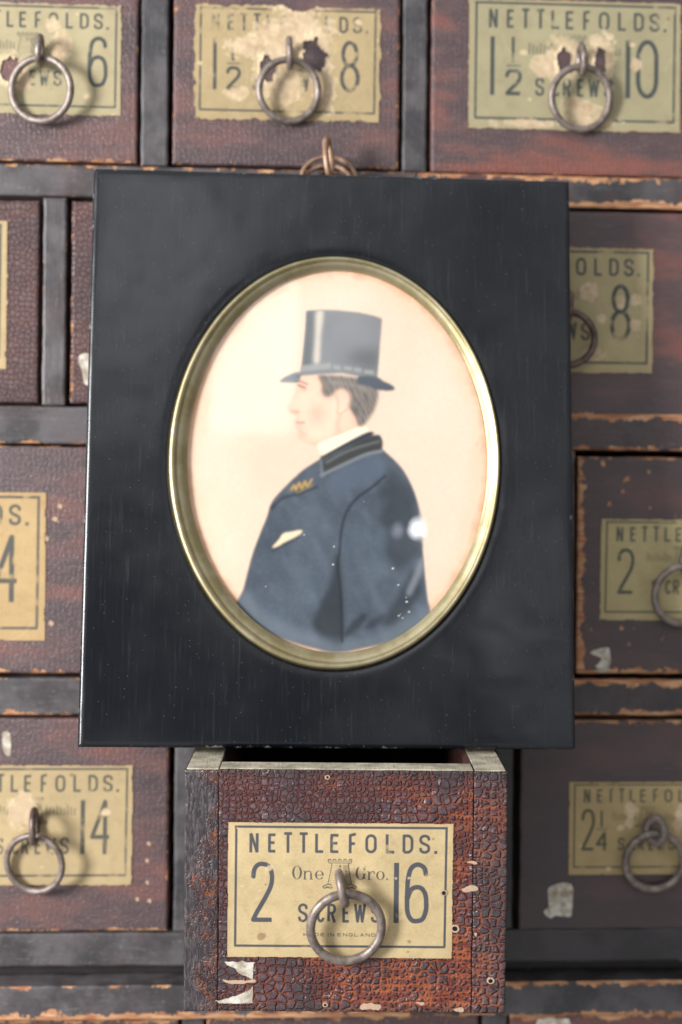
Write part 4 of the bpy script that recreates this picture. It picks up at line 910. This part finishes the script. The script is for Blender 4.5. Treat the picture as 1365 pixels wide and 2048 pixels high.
def paint_portrait():
    s = Sheet(-46.5, 50.5, 26.5, 148.0, 0.24); X, Y = s.X, s.Y; c = lin
    s.C[:] = c((230, 203, 182)); n = vnoise(X, Y, 40, 3, 4)[..., None]; s.C *= 1+0.05*n+0.035*vnoise(X, Y, 1.0, 7, 2)[..., None]; s.paint(np.clip(vnoise(X, Y, 17, 41, 4)*1.6-.2, 0, 1), c((220, 178, 152)), .3)
    ed = np.hypot((X-2.1)/46, (Y-87.3)/59); s.paint(np.clip((ed+0.05*vnoise(X, Y, 12, 5)-.86)*5, 0, 1), c((226, 184, 146)), .6)
    s.paint(np.clip((ed+0.03*vnoise(X, Y, 3, 6)-.955)*18, 0, 1), c((190, 130, 88)), .55)
    rng = np.random.RandomState(4)
    for k in range(26):
        x, y = rng.rand()*92-44, rng.rand()*118+28; r_ = .15+.5*rng.rand()**3; s.paint(np.clip((r_-np.hypot(X-x, Y-y))*4, 0, 1), c((196, 150, 112)), .35)
    def wash(name, col, a=1, b=.36, sm=5): s.paint(s.poly(SK[name], sm, b), c(col), a)
    def line(name, wd, col, a=1, b=0.0):
        M = s.stroke(smooth(SK[name], 6), wd, False); s.paint(s.blur(M, b) if b else M, c(col), a)
    # face and neck
    fm = s.poly(SK['face'], 4, .34)
    s.paint(fm, c((240, 202, 178)))
    s.paint(fm*np.clip(1-s.poly(SK['face'], 4, 1.8), 0, 1), c((200, 136, 112)), .65); s.paint(fm*np.clip(.3+vnoise(X, Y, 3.5, 33, 4), 0, 1), c((226, 166, 140)), .3)
    for nm, col, a, b in (('cheek', (230, 160, 140), .45, 1.8), ):
        wash(nm, col, a, b)
    line('jaw', 1.0, (214, 160, 138), .6, .7); line('neck', .35, (196, 146, 122), .7, .15)
    line('nostril', .55, (190, 112, 96), .8, .22); line('mouth', .5, (176, 96, 88), .85, .15); line('chin', .6, (214, 150, 130), .5, .3)
    line('brow', .7, (132, 102, 90), .75, .2); line('eye', .6, (92, 74, 70), .85, .14); line('lid', .38, (168, 128, 112), .6, .15)
    line('ear_in', .55, (214, 158, 138), .7, .3)
    s.paint(s.poly(SK['shirt'], 4, .25), c((243, 226, 200)), .95)
    # hair
    hm = s.poly(SK['hair'], 4, .5); s.paint(hm, c((112, 106, 102)), .95)
    st = vnoise(X*2.2+Y*.8, Y*.5, 1.3, 9, 3); s.paint(hm*np.clip(st*1.5, 0, 1), c((70, 66, 64)), .6); s.paint(hm*np.clip(-st*1.2, 0, 1), c((156, 148, 142)), .4)
    wash('hair_shine', (160, 152, 142), .45, .5)
    # hat
    cm = s.poly(SK['crown'], 0, .34); s.paint(cm, c((122, 124, 126)))  # crown grey lightened, with the haze of the glass reflection painted in
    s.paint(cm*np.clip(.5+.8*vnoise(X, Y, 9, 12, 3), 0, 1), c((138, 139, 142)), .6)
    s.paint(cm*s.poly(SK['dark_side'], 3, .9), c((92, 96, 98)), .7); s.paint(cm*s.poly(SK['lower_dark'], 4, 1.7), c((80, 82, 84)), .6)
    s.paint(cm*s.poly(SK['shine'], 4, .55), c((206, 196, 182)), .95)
    for nm in ('band0', 'band1', 'band2', 'band3', 'band4'): wash(nm, (160, 160, 157), .75, .3, 0)
    wash('brim_left', (112, 118, 122), 1, .32); wash('brim_right', (82, 88, 97), 1, .32)
    # coat
    km = s.poly(SK['coat'], 4, .3); s.paint(km, c((80, 89, 100)))
    mt = vnoise(X, Y, 12, 15, 4); s.paint(km*np.clip(mt*1.2, 0, 1), c((84, 96, 112)), .6); s.paint(km*np.clip(-mt, 0, 1), c((50, 57, 68)), .6)
    br = s.blur(vnoise(X*1.3+Y*.6, Y*.55-X*.2, 3.6, 25, 3), .5); s.paint(km*np.clip(br*1.3, 0, 1), c((108, 119, 132)), .32); s.paint(km*np.clip(-br*1.3, 0, 1), c((50, 57, 67)), .32)
    gr = vnoise(X, Y, .9, 27, 3); s.paint(km*np.clip(gr*1.2, 0, 1), c((120, 130, 140)), .12)
    rim = km*np.clip(1-s.poly(SK['coat'], 4, 1.3), 0, 1); s.paint(rim, c((52, 58, 66)), .4)
    def inner(name, col, a, b, sm=4): s.paint(km*s.poly(SK[name], sm, b), c(col), a)
    inner('lapel', (88, 98, 116), .6, 1.0); inner('shoulder', (46, 50, 56), .68, 1.3); inner('wedge', (42, 46, 50), .8, .8); inner('low_right', (46, 50, 55), .7, .9)
    inner('dash', (40, 44, 48), .7, .5); inner('dash2', (44, 48, 54), .6, .5); inner('streak', (128, 134, 142), .75, .6); inner('coat_low', (124, 133, 143), .35, 1.3)
    line('seam', .75, (36, 40, 46), .85, .2); line('crease', .9, (42, 46, 52), .75, .3)
    wash('collar', (58, 58, 57), .95, .2); line('collar_top', 1.1, (44, 46, 46), .9, .2); line('collar_fold', .8, (110, 114, 114), .6, .3)
    line('collar_edge', 1.0, (124, 130, 134), .8, .25); line('collar_edge2', .9, (112, 118, 124), .7, .25)
    line('pocket', .45, (40, 44, 50), .7, .15); wash('kerchief', (238, 214, 180), .98, .15)
    line('braid', .55, (196, 156, 76), .9, .12); line('braid2', .4, (150, 130, 84), .7, .12)
    for k, p in enumerate(SK['speck']):
        r_ = .22+.25*((k*37) % 10)/10; s.paint(np.clip((r_-np.hypot(X-p[0], (Y-p[1])*1.3)+.12*vnoise(X, Y, .5, k))*5, 0, 1), c((226, 222, 212)), .85)
    s.keep = ((X-2.1)/48.2)**2+((Y-87.3)/61)**2 < 1
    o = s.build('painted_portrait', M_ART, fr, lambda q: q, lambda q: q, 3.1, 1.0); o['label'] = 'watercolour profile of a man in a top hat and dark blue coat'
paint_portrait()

# brass loop and split ring on the top edge, lying back against the cabinet
def hanger():
    t = np.linspace(0, 2*math.pi, 36, endpoint=False)
    p = np.stack([-1.3+1.0*np.sin(t)-.5*np.cos(t), 9.0+2.4*np.sin(t), 184.9+6.0*np.cos(t)], 1)
    V, Fc = tube(p, 1.05, 12, True, 2, .05); mesh_obj('hanging_eye', V, Fc, M_HANG, fr, props={'seed': 3.0})
    t = np.linspace(0, 2*math.pi, 60, endpoint=False)
    parts = []
    for dz, dy, rr in ((2.0, 0, 8.6), (-.1, 1.0, 8.2)):
        parts.append(tube(np.stack([-.9+rr*np.sin(t), 15.2+dy+0.55*rr*-np.cos(t)*-.35+.0*t, 178.6+dz+rr*.86*np.cos(t)], 1), .72, 12, True, 4, .05))
    V, Fc = merge(*parts); mesh_obj('hanging_ring', V, Fc, M_HANG, fr, props={'seed': 6.0})
hanger()
